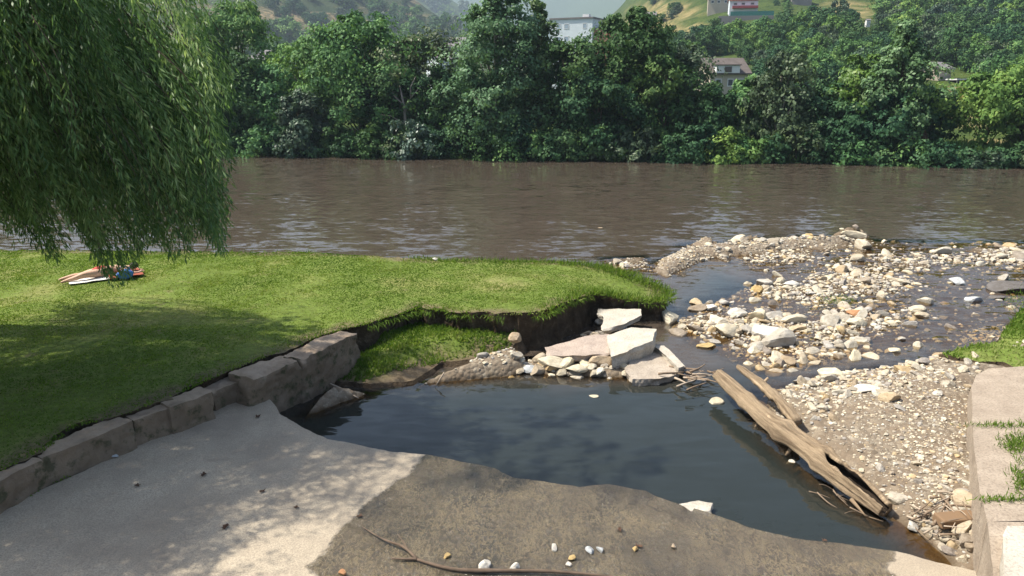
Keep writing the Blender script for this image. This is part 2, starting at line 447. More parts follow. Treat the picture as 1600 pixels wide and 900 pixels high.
def mat_water():
    g = NG('river_water'); p = g.pos()
    murk = g.attr('murk'); pool = g.attr('pool')
    def wave(scl, sc, det, amp, dist=0.6, rot=0.0):
        v = g.n('Mapping', None, Vector=p, Rotation=(0, 0, rot), Scale=scl).outputs[0]
        c = g.n('TexNoise', None, Vector=v, Scale=sc, Detail=det, Roughness=0.62, Distortion=dist).outputs['Color']
        d = g.n('VectorMath', {'operation': 'SUBTRACT'}, i0=c, i1=(.5, .5, .5)).outputs[0]
        return g.n('VectorMath', {'operation': 'SCALE'}, i0=d, Scale=amp).outputs[0]
    gust = g.ramp(g.noise(g.scale(p, (0.035, 0.11, 1.0)), 1.0, 4, 0.6, 0.8), [(0.36, 0.45), (0.62, 1.25)])
    far = g.n('VectorMath', {'operation': 'ADD'}, i0=wave((0.34, 1.0, 1.0), 2.1, 5, 0.36), i1=wave((0.5, 1.0, 1.0), 4.2, 3, 0.42)).outputs[0]
    far = g.n('VectorMath', {'operation': 'SCALE'}, i0=far, Scale=gust).outputs[0]
    near = g.n('VectorMath', {'operation': 'ADD'}, i0=wave((0.45, 1.5, 1), 3.2, 3, 0.20, 0.7, R(24)), i1=wave((1, 1, 1), 0.8, 3, 0.035)).outputs[0]
    wv = g.n('Mix', {'data_type': 'VECTOR'}); g.t.links.new(pool, wv.inputs[0]); g.t.links.new(far, wv.inputs[4]); g.t.links.new(near, wv.inputs[5])
    flat = g.n('VectorMath', {'operation': 'MULTIPLY'}, i0=wv.outputs[1], i1=(1, 1, 0)).outputs[0]
    nm = g.n('VectorMath', {'operation': 'NORMALIZE'}, i0=g.n('VectorMath', {'operation': 'ADD'}, i0=flat, i1=(0, 0, 1)).outputs[0]).outputs[0]
    col = g.mix(pool, (0.060, 0.047, 0.036), (0.017, 0.021, 0.019))
    dif = g.n('BsdfDiffuse', None, Color=col).outputs[0]
    trn = g.n('BsdfTransparent', None, Color=(0.80, 0.70, 0.52, 1)).outputs[0]
    body = g.n('MixShader', None, i0=murk, i1=trn, i2=dif).outputs[0]
    gl = g.n('BsdfGlossy', None, Color=(1, 1, 1, 1), Roughness=0.05, Normal=nm).outputs[0]
    fr = g.n('Fresnel', None, IOR=1.333, Normal=nm).outputs[0]
    return g.done(g.n('MixShader', None, i0=fr, i1=body, i2=gl).outputs[0])

def mat_hill():
    g = NG('hill_ground'); p = g.pos()
    dry = g.attr('dry'); kind = g.attr('land')
    n = g.noise(p, 0.035, 7, 0.68); n2 = g.noise(p, 0.35, 5, 0.7)
    terr = g.noise(g.scale(p, (0.004, 0.004, 0.14)), 1.0, 4, 0.7)
    scrub = g.ramp(n, [(0.36, (0.030, 0.046, 0.020)), (0.5, (0.058, 0.072, 0.032)), (0.60, (0.115, 0.100, 0.055)), (0.72, (0.19, 0.145, 0.085))])
    scrub = g.mix(g.ramp(terr, [(0.52, 0.0), (0.58, 0.9)]), scrub, (0.27, 0.195, 0.115))
    scrub = g.mix(g.ramp(n2, [(0.45, 0.75), (0.6, 0.0)]), scrub, (0.030, 0.045, 0.020))
    green = g.ramp(n2, [(0.35, (0.026, 0.046, 0.014)), (0.6, (0.060, 0.085, 0.022)), (0.75, (0.085, 0.105, 0.035))])
    fld = g.ramp(g.noise(p, 0.16, 7, 0.75), [(0.34, (0.10, 0.105, 0.040)), (0.5, (0.21, 0.17, 0.078)), (0.68, (0.31, 0.245, 0.125))])
    c = g.mix(kind, green, scrub)
    c = g.mix(dry, c, fld)
    return g.done(g.bsdf(c, 0.95, g.bump(g.math('ADD', n2, n), 0.8, 1.2), 0.05))

M = {}
M['concrete'] = mat_concrete()
M['rock'] = mat_rock('river_stone', STONE_STOPS)
M['gravel'] = mat_gravel()
M['bed'] = mat_bed()
M['soil'] = mat_soil()
M['turf'] = mat_turf()
M['kerb'] = mat_stonework()
M['water'] = mat_water()
M['hill'] = mat_hill()
M['slab_white'] = mat_slab('broken_white_concrete', (0.36, 0.325, 0.27), (0.52, 0.475, 0.40), (0.23, 0.20, 0.165))
M['slab_pink'] = mat_slab('broken_pink_concrete', (0.30, 0.24, 0.20), (0.44, 0.36, 0.30), (0.19, 0.15, 0.125))
M['slab_tan'] = mat_slab('broken_tan_concrete', (0.30, 0.25, 0.20), (0.44, 0.38, 0.31), (0.19, 0.155, 0.125))
M['wall'] = mat_slab('right_wall_concrete', (0.26, 0.208, 0.158), (0.385, 0.318, 0.248), (0.165, 0.128, 0.098))
M['wood'] = mat_wood('driftwood', (0.42, 0.315, 0.205), (0.19, 0.13, 0.08))
M['twig'] = plain('twig_wood', (0.20, 0.145, 0.10), 0.85, 0.3, 8)
M['bark_twig'] = plain('dark_twig', (0.12, 0.085, 0.06), 0.85, 0.3, 8)
M['twig_pale'] = plain('pale_twig_wood', (0.36, 0.29, 0.22), 0.85, 0.25, 8)
M['bark'] = plain('tree_bark', (0.085, 0.068, 0.050), 0.95, 0.35, 4, 0.1, 0.6)
M['bark_pale'] = plain('pale_bark', (0.26, 0.23, 0.19), 0.9, 0.25, 4, 0.1, 0.4)
M['grass'] = leaf_mat('grass_blades', (0.075, 0.145, 0.018), (0.165, 0.25, 0.042), (0.3, 0.32, 0.12), 0.45, 0.1, 0.6)
M['dryleaf'] = plain('dry_leaf', (0.085, 0.048, 0.030), 0.8, 0.3, 12)
M['willow'] = leaf_mat('willow_leaves', (0.066, 0.139, 0.051), (0.165, 0.295, 0.107), (0.403, 0.538, 0.255), 0.50, 0.3, 0.45)
M['leaf_dark'] = leaf_mat('dark_green_leaves', (0.020, 0.056, 0.026), (0.046, 0.107, 0.044), (0.103, 0.179, 0.070), 0.22, 0.12, 0.6)
M['leaf_mid'] = leaf_mat('mid_green_leaves', (0.051, 0.115, 0.037), (0.112, 0.220, 0.070), (0.230, 0.347, 0.112), 0.26, 0.12, 0.6)
M['leaf_pop'] = leaf_mat('poplar_leaves', (0.062, 0.119, 0.042), (0.139, 0.232, 0.090), (0.278, 0.368, 0.192), 0.28, 0.2, 0.5)
M['leaf_grey'] = leaf_mat('grey_green_leaves', (0.031, 0.056, 0.029), (0.072, 0.115, 0.058), (0.126, 0.180, 0.102), 0.24, 0.3, 0.5)
M['leaf_silver'] = leaf_mat('silvery_leaves', (0.045, 0.075, 0.04), (0.1, 0.145, 0.085), (0.2, 0.25, 0.17), 0.2, 0.4, 0.4)
M['leaf_bright'] = leaf_mat('bright_green_leaves', (0.043, 0.103, 0.022), (0.092, 0.184, 0.038), (0.183, 0.285, 0.077), 0.3, 0.3, 0.5)
M['leaf_yellow'] = leaf_mat('yellow_green_leaves', (0.16, 0.15, 0.04), (0.32, 0.27, 0.08), (0.45, 0.38, 0.14), 0.3, 0.2, 0.5)
M['leaf_brown'] = leaf_mat('withered_leaves', (0.045, 0.028, 0.016), (0.10, 0.055, 0.030), (0.17, 0.095, 0.05), 0.2, 0.1, 0.6)

# ------------------------------------------------------------------ layout of the ground
LZ = 0.85
lawn_px = [(1048, 440), (1030, 449), (975, 451), (935, 449), (912, 455), (895, 466), (872, 474), (858, 486), (828, 493), (790, 493), (752, 487),
           (700, 487), (655, 479), (622, 489), (598, 496), (572, 505), (548, 510), (500, 522), (440, 546), (395, 565), (340, 588), (265, 622),
           (205, 645), (110, 672), (65, 706), (-60, 765), (-250, 850), (-500, 960)]
lawn_poly = W(lawn_px, LZ) + [(-40, 6), (-60, 22)] + W([(-250, 391), (0, 391), (120, 393), (340, 394), (500, 396), (600, 402), (700, 408), (850, 410), (930, 414), (1000, 423), (1040, 432)], LZ)
tipW = at(1060, 445, LZ)
def lawn_z(x, y):
    d = np.hypot(x - tipW[0], y - tipW[1])
    z = LZ + 0.05 * fbm(x * 0.5, y * 0.5, 0, 4, 2) - 0.40 * sstep(3.2, 0.2, d)
    return z
terr_px = [(500, 590), (530, 552), (572, 522), (610, 508), (660, 500), (740, 497), (800, 508), (812, 522), (790, 540), (735, 552), (690, 562), (640, 590), (580, 598)]
terr_poly = [tuple(at(a_, b_, z_)[:2]) for (a_, b_), z_ in zip(terr_px, [.12, .25, .4, .4, .4, .4, .4, .4, .32, .22, .16, .12, .10])]
tc = np.mean(terr_poly, 0)
def terr_z(x, y):
    front = 0.10 + 0.30 * sstep(-0.1, 1.0, sdist(terr_poly, x, y) + 1.2 * sstep(-.3, .9, y - tc[1]))
    return front + 0.06 * fbm(x * 0.9, y * 0.9, 0, 4, 5) + 0.02 * (y - tc[1])
toe_poly = W([(440, 655), (470, 625), (500, 600), (600, 600), (690, 575), (730, 556), (800, 540), (830, 545), (850, 580), (800, 590), (740, 596), (690, 600), (640, 606), (590, 616), (545, 630), (500, 650)], 0.08)
bank_poly = W([(1200, 612), (1235, 600), (1300, 580), (1390, 568), (1480, 548), (1540, 552), (1620, 560), (1700, 760), (1700, 900), (1560, 905), (1500, 880), (1452, 832), (1400, 800), (1330, 752), (1250, 690), (1212, 645)], 0.1)
slabpile_poly = W([(800, 560), (850, 540), (950, 520), (1010, 520), (1080, 575), (1060, 590), (960, 596), (880, 592), (820, 588)], 0.05)
spit_poly = W([(1000, 418), (1015, 400), (1050, 386), (1100, 378), (1200, 370), (1330, 366), (1360, 376), (1200, 396), (1120, 402), (1080, 420), (1060, 432), (1030, 432)], 0.1)
rbank_poly = W([(1470, 556), (1510, 525), (1545, 505), (1590, 478), (1640, 440), (2100, 400), (2300, 600), (1640, 600)], 0.2)
shallow_poly = W([(1090, 380), (1200, 366), (1700, 372), (1900, 400), (1900, 560), (1500, 560), (1330, 585), (1210, 615), (1150, 585), (1040, 540), (1000, 500), (1090, 455), (1150, 430)], 0.0)
shore_poly = W([(930, 402), (1010, 398), (1030, 425), (960, 425)], 0)
pool_poly = W([(420, 640), (560, 600), (800, 585), (1050, 585), (1130, 570), (1040, 470), (1110, 420), (1180, 440), (1200, 560), (1260, 680), (1420, 800), (1520, 870), (1500, 960), (300, 960), (380, 640)], 0)
# gravel heaps in the shallows: px, py, rx, ry (photo pixels), rise
HEAPS = [(1090, 384, 70, 12, .16), (1190, 379, 60, 12, .14), (1265, 377, 70, 12, .18), (1330, 369, 38, 7, .16), (1150, 404, 45, 9, .08), (1225, 402, 40, 9, .10),
         (1320, 425, 60, 16, .09), (1400, 408, 60, 14, .09), (1480, 402, 70, 13, .10), (1580, 400, 50, 20, .16), (1325, 445, 70, 17, .12), (1400, 440, 40, 12, .08),
         (1205, 452, 38, 14, .12), (1265, 462, 45, 14, .07), (1105, 475, 32, 8, .10), (1050, 496, 38, 9, .11), (1145, 505, 55, 18, .12), (1215, 500, 40, 16, .14),
         (1090, 512, 60, 8, .10), (1350, 497, 55, 17, .14), (1290, 512, 50, 16, .09), (1300, 545, 60, 12, .07), (1195, 540, 45, 13, .08), (1230, 565, 40, 9, .06), (1430, 485, 20, 8, .06),
         (1340, 560, 40, 10, .05), (930, 505, 30, 14, .12), (930, 525, 40, 10, .08), (985, 412, 25, 5, .06)]
HW = []
for hx, hy, rx, ry, hh in HEAPS:
    c = at(hx, hy, 0); ex = abs(at(hx + rx, hy, 0)[0] - c[0]); ey = abs(at(hx, hy - ry, 0)[1] - at(hx, hy + ry, 0)[1]) / 2
    HW.append((c[0], c[1], ex, ey, hh))
cwl, cwr = at(340, 244, 0), at(1600, 261, 0)
def bank_y(x):
    s = (cwr[1] - cwl[1]) / (cwr[0] - cwl[0])
    return cwl[1] + (x - cwl[0]) * s + 0.7 * fbm(x * 0.13, 0 * x, 0, 3, 31)
def comp(poly, x, y, h, w0, w1, base):
    s = sstep(w0, w1, sdist(poly, x, y))
    return base + (h - base) * s
def bed_z(x, y):
    n = fbm(x * 0.9, y * 0.9, 0, 5, 11); n2 = fbm(x * 3.1, y * 3.1, 0, 4, 17)
    z = np.full(np.shape(x), -0.75)
    z = np.maximum(z, comp(shallow_poly, x, y, -0.065, -0.5, 1.1, -0.75))
    z = np.maximum(z, comp(shore_poly, x, y, 0.0, -0.9, 0.4, -0.75))
    for cx, cy, ex, ey, hh in HW:
        q = ((x - cx) / ex) ** 2 + ((y - cy) / ey) ** 2
        z = z + np.where(z > -.4, (hh * 0.58) * np.exp(-q * 0.9), (hh + .6) * np.exp(-q * 1.2))
    z = np.maximum(z, comp(toe_poly, x, y, 0.24, -0.25, 0.55, -0.75))
    z = np.maximum(z, comp(slabpile_poly, x, y, 0.10, -0.4, 0.5, -0.75))
    z = np.maximum(z, comp(spit_poly, x, y, 0.20, -0.6, 0.8, -0.75))
    sb = sdist(bank_poly, x, y)
    zb = np.where(sb > 0, 0.02 + 0.20 * sstep(0, 0.5, sb) + 0.20 * sstep(0.5, 1.9, sb), 0.02 + 0.8 * np.maximum(sb, -1))
    z = np.maximum(z, zb)
    z = np.maximum(z, comp(rbank_poly, x, y, 0.50, -0.5, 1.5, -0.75))
    z = z + 0.05 * n + 0.035 * n2
    z = np.where(y > 30, z - 0.6 * sstep(30, 36, y), z)
    return z
xs = np.concatenate([np.linspace(-500, -40, 24)[:-1], np.linspace(-40, -8, 33)[:-1], np.arange(-8, 17, 0.085), np.linspace(17, 40, 60), np.linspace(40, 500, 24)[1:]])
ys = np.concatenate([np.linspace(-40, 5, 10)[:-1], np.arange(5, 20, 0.085), np.arange(20, 33, 0.12), np.linspace(33, 75, 12)])
V, Q = grid(xs, ys, bed_z)
mb = MB(); mb.add(V, Q, under=sstep(0.05, 0.0, V[:, 2]))
tag(mb.build('riverbed', M['bed'], smooth=True), 'brown gravel bed showing above and through the shallow water', 'riverbed', kind='structure')

wxs = np.concatenate([np.linspace(-900, -40, 20)[:-1], np.linspace(-40, -8, 33)[:-1], np.arange(-8, 17, 0.17), np.linspace(17, 40, 60), np.linspace(40, 900, 20)[1:]])
wys = np.concatenate([np.linspace(-40, 5, 10)[:-1], np.arange(5, 33, 0.17), np.linspace(33, 66, 30)])
V, Q = grid(wxs, wys, lambda x, y: 0 * x)
b = bed_z(V[:, 0], V[:, 1])
pool = sstep(-0.6, 1.2, sdist(pool_poly, V[:, 0], V[:, 1]) + 0.4 * fbm(V[:, 0], V[:, 1], 0, 3, 3))
mb = MB(); mb.add(V, Q, murk=sstep(0.02, 0.34 + .30 * pool, -b), pool=pool)
tag(mb.build('river_water', M['water'], smooth=True), 'brown rippled river with a darker still pool in front', 'water', kind='structure')

# lawn with its eroded edge
mb = MB()
sheet(mb, lawn_poly, 0.22, lawn_z, edge_step=0.07, rag=0.20, skirt=(-0.35, 9, lambda f: -0.10 * math.sin(f * 3.1) + 0.28 * f * f), seed=21)
allv = np.concatenate(mb.v); sdl = sdist(lawn_poly, allv[:, 0], allv[:, 1])
mb.a['bare'] = [(0, sstep(.42, .05, sdl + .45 * fbm(allv[:, 0] * 1.7, allv[:, 1] * 1.7, 0, 4, 91)) * .9)]
tag(mb.build('lawn', [M['turf'], M['soil']], smooth=True), 'mown green lawn ending in an eroded dark soil edge above the water', 'lawn', kind='structure')
mb = MB()
sheet(mb, terr_poly, 0.12, terr_z, edge_step=0.09, rag=0.09, skirt=(-0.3, 5, lambda f: 0.30 * f), seed=22)
allv = np.concatenate(mb.v); sdl = sdist(terr_poly, allv[:, 0], allv[:, 1])
mb.a['bare'] = [(0, sstep(.55, .15, sdl + .4 * fbm(allv[:, 0] * 1.7, allv[:, 1] * 1.7, 0, 4, 92)))]
tag(mb.build('slumped_turf', [M['turf'], M['soil']], smooth=True), 'lower slumped patch of turf between kerb wall and pool', 'grass terrace', kind='structure')

# concrete ramp
def slab_z(x, y):
    return 0.36 + 0.10 * sstep(-4.0, -7.5, x) - 0.27 * sstep(-4.4, 2.2, x) + 0.012 * fbm(x * 1.1, y * 1.1, 0, 4, 8)
def at_slab(px, py):
    z = 0.2
    for _ in range(8):
        p = at(px, py, z); z = float(slab_z(np.array([p[0]]), np.array([p[1]]))[0])
    return at(px, py, z)
slab_px = [(-330, 970), (-150, 868), (0, 797), (100, 750), (200, 702), (300, 656), (365, 628), (402, 611), (425, 626), (440, 648), (470, 666), (512, 686), (560, 695), (612, 705), (668, 711), (722, 722),
           (772, 731), (802, 747), (850, 752), (905, 761), (950, 757), (1010, 768), (1052, 785), (1100, 799), (1165, 822), (1240, 840), (1320, 850), (1400, 862), (1462, 878), (1530, 893), (1580, 905)]
slab_poly = [tuple(at_slab(*p)[:2]) for p in slab_px]
slab_poly = slab_poly + [(8, 5), (8, 1.5), (-14, 1.5), (-14, 5)]
wet_poly = [tuple(at_slab(*p)[:2]) for p in [(480, 885), (505, 865), (520, 840), (560, 800), (590, 775), (640, 738), (668, 705), (800, 690), (1100, 760), (1380, 830), (1398, 868), (1385, 890), (1420, 910), (1500, 1000), (560, 1000), (500, 910)]]
mb = MB()
V, T = sheet(mb, slab_poly, 0.055, slab_z, edge_step=0.05, rag=0.035, skirt=(-0.45, 5, lambda f: -0.10 * f - 0.16 * max(0, f - .35)), seed=23)
allv = np.concatenate(mb.v)
mb.a['wet'] = [(0, sstep(-0.35, 0.35, sdist(wet_poly, allv[:, 0], allv[:, 1])))]
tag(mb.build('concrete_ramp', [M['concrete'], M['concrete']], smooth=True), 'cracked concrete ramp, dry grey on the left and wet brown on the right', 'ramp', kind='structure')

# ------------------------------------------------------------------ far bank and hills
def hill_z(x, y):
    d = y - bank_y(x)
    z = -0.9 + 1.9 * sstep(-1.5, 3.0, d) + 1.3 * sstep(3, 22, d)
    L = x - (0.085 * y + 4)
    z = z + 0.165 * np.clip(y - 88, 0, 520) * sstep(-22 - .02 * y, 40 + 0.05 * y, L)
    z = z + 170 * np.exp(-(((x + 300) / 230) ** 2 + ((y - 760) / 260) ** 2))
    z = z + 210 * np.exp(-(((x + 270) / 300) ** 2 + ((y - 1600) / 400) ** 2))
    z = z + 560 * sstep(2000, 3700, y) * (1 + 0.18 * noise(x / 600.0, y / 900.0, 0, 4))
    far = sstep(80, 400, y)
    z = z + far * (9 * fbm(x / 60.0, y / 60.0, 0, 5, 41)) + sstep(66, 90, y) * 0.9 * fbm(x / 9.0, y / 9.0, 0, 4, 43)
    return z
az = np.radians(np.linspace(-62, 62, 420))
rr = 50 * np.exp(np.linspace(0, math.log(4800 / 50.0), 330))
A, RR = np.meshgrid(az, rr)
X = RR * np.sin(A); Y = RR * np.cos(A) + 0.0
Y = np.maximum(Y, 20)
Z = hill_z(X, Y)
PX, PY = pix(X, Y, Z)
def ell(lst, PX, PY):
    o = np.zeros(np.shape(PX))
    for ex, ey, rx, ry in lst: o = np.maximum(o, sstep(1.35, 0.7, np.sqrt(((PX - ex) / rx) ** 2 + ((PY - ey) / ry) ** 2)))
    return o
FIELDS = [(1040, 18, 55, 14), (1065, 44, 60, 8), (1010, 30, 30, 14), (1325, 18, 48, 16), (1150, 58, 16, 4), (1250, 116, 22, 5), (1325, 119, 20, 5), (1490, 148, 20, 12), (1500, 190, 50, 10), (1540, 227, 40, 9), (1345, 222, 16, 5), (1600, 35, 40, 10)]
dry = ell(FIELDS, PX, PY) * sstep(-.35, .1, fbm(X / 7, Y / 7, 0, 4, 3)) * (Y < 600)
land = sstep(350, 520, Y) * sstep(1400, 1000, Y) * sstep(60, -40, X)
V = np.stack([X, Y, Z], -1).reshape(-1, 3)
nx = len(az); ny = len(rr)
I = (np.arange(ny - 1)[:, None] * nx + np.arange(nx - 1)[None, :]).ravel()
Qh = np.stack([I, I + 1, I + nx + 1, I + nx], -1)
mb = MB(); mb.add(V, Qh, dry=dry.ravel(), land=land.ravel())
tag(mb.build('hills', M['hill'], smooth=True), 'wooded and dry scrubby hills rising beyond the river', 'hills', kind='structure')
def hill_hit(px, py, rmin=60, rmax=4000):
    d = ray(px, py); d = d / np.hypot(d[0], d[1])
    r = rmin * np.exp(np.linspace(0, math.log(rmax / rmin), 900))
    zz = CZ + d[2] * r; hz = hill_z(d[0] * r, d[1] * r)
    k = np.where(hz > zz)[0]
    if len(k) == 0: return None
    return np.array([d[0] * r[k[0]], d[1] * r[k[0]], hz[k[0]]])

# ------------------------------------------------------------------ foliage builders
def leaf_quads(mb, P, D, L, Wd, tint, mi=0, r=rng, N=None):
    """one small lens-shaped face per leaf: P base point, D direction"""
    n = len(P); D = unit(D)
    S = unit(np.cross(D, r.normal(size=(n, 3)) if N is None else N))
    L = np.broadcast_to(L, (n,))[:, None]; Wd = np.broadcast_to(Wd, (n,))[:, None]
    V = np.stack([P, P + D * L * 0.45 + S * Wd * 0.5, P + D * L, P + D * L * 0.45 - S * Wd * 0.5], 1).reshape(-1, 3)
    Q = np.arange(n * 4).reshape(n, 4)
    mb.add(V, Q, mi=mi, tint=np.repeat(np.clip(tint, 0, 1), 4))
PROFILES = {
    'round': lambda t: np.sqrt(np.clip(1 - (2 * t - 0.95) ** 2 / 1.05, 0.0, 1)),
    'dome': lambda t: np.where(t < 0.35, 0.75 + 0.7 * t, np.sqrt(np.clip(1 - ((t - 0.35) / 0.67) ** 2, 0, 1))),
    'poplar': lambda t: np.where(t < 0.22, 0.55 + 2.0 * t, np.clip(1.0 - ((t - 0.22) / 0.80) ** 1.5, 0, 1)),
    'cone': lambda t: np.clip(1.02 - t, 0, 1) ** 0.75,
    'shrub': lambda t: np.sqrt(np.clip(1 - t * t, 0, 1)),
}
def crown(mb, H, Wd, z0, prof, nleaf, leaf, r, lobes=11, droop=0.0, lean=0.0, mi=0, up=0.25, spread=1.0):
    pf = PROFILES[prof]
    per = 14; ncl = lobes * per; k = max(4, nleaf // ncl)
    lt = np.clip((np.arange(lobes) + r.uniform(0, 1, lobes)) / lobes, 0.02, 0.97)
    la = np.arange(lobes) * 2.4 + r.uniform(-.5, .5, lobes)
    h = H - z0
    prof_r = pf(lt) * Wd * 0.5
    LC = np.column_stack([np.cos(la) * prof_r * 0.60, np.sin(la) * prof_r * 0.60, z0 + lt * h])
    LR = (0.20 + 0.26 * r.uniform(0, 1, lobes)) * Wd * np.clip(prof_r / (Wd * .5), 0.35, 1) * spread
    cl = []
    for i in range(lobes):
        d = unit(r.normal(size=(per, 3)) + np.array([0, 0, 0.25]))
        cl.append(LC[i] + d * (LR[i] * r.uniform(0.55, 1.0, (per, 1))) * np.array([1, 1, 0.85 if prof != 'poplar' else 1.25]))
    C = np.concatenate(cl); lob = np.repeat(np.arange(lobes), per)
    cr = np.repeat(LR, per) * r.uniform(0.22, 0.5, len(C))
    idx = np.repeat(np.arange(len(C)), k)
    off = unit(r.normal(size=(len(idx), 3))) * (r.uniform(0, 1, (len(idx), 1)) ** 0.5)
    P = C[idx] + off * cr[idx][:, None] * np.array([1.15, 1.15, 0.75])
    ctr = LC[lob[idx]]
    out = unit(P - ctr)
    D = unit(out * 0.7 + r.normal(size=P.shape) * 0.75 + np.array([0, 0, up - droop]))
    P[:, 0] += lean * (P[:, 2] - z0) / max(h, 1)
    P[:, 2] = np.maximum(P[:, 2], 0.05)
    tint = 0.45 + 0.14 * r.normal(size=lobes)[lob[idx]] + 0.12 * r.normal(size=len(C))[idx] + 0.16 * r.normal(size=len(idx))
    nn = unit(out * .85 + unit(P - C[idx]) * .5 + r.normal(size=P.shape) * .42 + np.array([0, 0, .25]))
    D = unit(np.cross(nn, r.normal(size=P.shape)) + np.array([0, 0, -.25 - droop]))
    leaf_quads(mb, P, D, leaf * r.uniform(0.7, 1.4, len(P)), leaf * r.uniform(0.55, 0.95, len(P)), tint, mi, r, nn)
    return LC, LR
def limbs(mb, H, z0, LC, r, r0, lean=0.0, trunk_top=0.75):
    top = np.array([lean * 0.5, 0, z0 + (H - z0) * trunk_top])
    pts = np.array([[0, 0, -0.4], [0.03 * H * .3, 0.02, z0 * 0.5 + .1], [lean * .2, .02, z0 + (H - z0) * .3], top])
    tt = np.linspace(0, 1, 8); pp = np.column_stack([np.interp(tt, np.linspace(0, 1, 4), pts[:, i]) for i in range(3)])
    tube(mb, pp, np.linspace(r0, r0 * 0.25, 8), 7, wob=0.15)
    for i, c in enumerate(LC):
        f = np.clip((c[2] - z0) / (H - z0) * 0.7, 0.05, 0.9)
        s = np.array([np.interp(f, np.linspace(0, 1, 8), pp[:, j]) for j in range(3)])
        m = (s + c) / 2 + np.array([0, 0, 0.06 * H]) * (0.3 + .4 * r.uniform())
        tube(mb, [s, m * .5 + s * .5, m, c], np.array([.42, .34, .24, .10]) * r0, 5)
def tree(name, loc, H, Wd, prof, leafmat, nleaf, leaf, seed, label, cat='tree', group=None, z0=None, lobes=11, bark='bark', droop=0.0, lean=0.0, r0=None, spread=1.0, parts=True):
    r = np.random.default_rng(seed)
    z0 = 0.12 * H if z0 is None else z0
    root = empty(name, loc, r.uniform(0, 6.28) if lean == 0 else 0)
    mb = MB(); LC, LR = crown(mb, H, Wd, z0, prof, nleaf, leaf, r, lobes, droop, lean, spread=spread)
    mb.build('crown', M[leafmat], root)
    mt = MB(); limbs(mt, H, z0, LC, r, r0 or 0.018 * H + .03, lean)
    mt.build('trunk', M[bark], root, True)
    tag(root, label, cat, group)
    return root

# trees along the far bank: px centre, px base, px top, px width, depth behind waterline, profile, leaves, label
FT = [
 (352, 244, 70, 120, 3.5, 'round', 'leaf_dark', 'dark leafy tree on the far bank, half hidden behind the hanging willow', {}),
 (415, 243, 108, 95, 5.0, 'round', 'leaf_mid', 'mid green tree on the far bank just right of the willow', {}),
 (380, 244, 5, 110, 14.0, 'dome', 'leaf_mid', 'tall tree behind the willow edge, reaching the top of the photo', {}),
 (466, 243, 148, 92, 1.6, 'shrub', 'leaf_grey', 'big grey green bush at the waterline left of the broad domed tree', dict(z0=.2)),
 (488, 244, 66, 105, 8.5, 'round', 'leaf_mid', 'rounded tree behind the big grey green bush', {}),
 (562, 243, 33, 165, 5.5, 'dome', 'leaf_mid', 'broad domed tree with bright left side, tallest of the left group', dict(lobes=16)),
 (650, 245, 64, 130, 7.0, 'round', 'leaf_grey', 'olive tinted round tree between the domed tree and the tall poplar', {}),
 (612, 244, 120, 90, 4.0, 'round', 'leaf_dark', 'dark shaded tree behind the pale bare branches', {}),
 (690, 246, 105, 70, 4.5, 'round', 'leaf_dark', 'small dark tree beside the left foot of the tall poplar', {}),
 (775, 248, -48, 145, 3.0, 'poplar', 'leaf_pop', 'tallest pale poplar in the middle of the far bank', dict(lobes=20, bark='bark_pale')),
 (738, 247, 112, 110, 1.8, 'dome', 'leaf_pop', 'bushy sunlit tree growing against the left foot of the tallest poplar', {}),
 (842, 249, 4, 84, 5.0, 'poplar', 'leaf_pop', 'slimmer poplar just right of the tallest poplar', dict(lobes=15)),
 (886, 250, 74, 130, 3.5, 'dome', 'leaf_dark', 'dark broad tree below the white building', dict(lobes=15)),
 (978, 251, 20, 140, 5.0, 'dome', 'leaf_dark', 'tall dark tree with pointed top right of the white building', dict(lobes=16)),
 (935, 251, 120, 120, 1.8, 'dome', 'leaf_dark', 'dark waterside tree in front of the two tall dark trees', {}),
 (1040, 252, 92, 95, 3.0, 'round', 'leaf_dark', 'dark rounded tree right of the pointed tall dark tree', {}),
 (1062, 252, 74, 84, 8.0, 'round', 'leaf_grey', 'pale grey green tree left of the brown roofed house', {}),
 (1112, 253, 140, 85, 3.5, 'dome', 'leaf_dark', 'dark low tree in front of the brown roofed house', {}),
 (1172, 253, 125, 66, 4.5, 'round', 'leaf_mid', 'light green young tree right of the brown roofed house', {}),
 (1218, 254, 84, 88, 3.0, 'dome', 'leaf_grey', 'pale feathery willow with drooping crown on the far bank', dict(droop=.6, bark='bark_pale', lobes=15)),
 (1280, 255, 136, 84, 5.0, 'round', 'leaf_dark', 'dark green tree between the pale willow and the bright topped tree', {}),
 (1340, 256, 90, 94, 4.0, 'dome', 'leaf_bright', 'bright topped tree left of the pointed poplar', {}),
 (1322, 256, 165, 80, 2.2, 'dome', 'leaf_dark', 'dark low tree at the foot of the bright topped tree', {}),
 (1402, 257, 44, 116, 2.6, 'poplar', 'leaf_pop', 'pointed poplar, tallest tree on the right of the far bank', dict(lobes=18)),
 (1384, 257, 152, 80, 2.0, 'dome', 'leaf_dark', 'dark leafy tree growing in front of the pointed poplar', {}),
 (1452, 258, 142, 62, 4.5, 'round', 'leaf_dark', 'small dark tree right of the pointed poplar', {}),
 (1548, 259, 122, 118, 3.6, 'dome', 'leaf_mid', 'wide tree right of the yellow bush, its trunk showing', dict(z0=2.0)),
 (1605, 260, 104, 110, 3.0, 'dome', 'leaf_mid', 'large tree at the right edge of the photo', {}),
 (1690, 261, 70, 130, 4.0, 'dome', 'leaf_mid', 'tree beyond the right edge of the far bank', {}),
 (250, 243, 60, 150, 4.0, 'dome', 'leaf_mid', 'tree behind the middle of the hanging willow', {}),
 (130, 242, 60, 150, 4.0, 'dome', 'leaf_dark', 'tree behind the left of the hanging willow', {}),
 (10, 242, 60, 150, 4.0, 'dome', 'leaf_mid', 'tree behind the left edge of the hanging willow', {}),
]
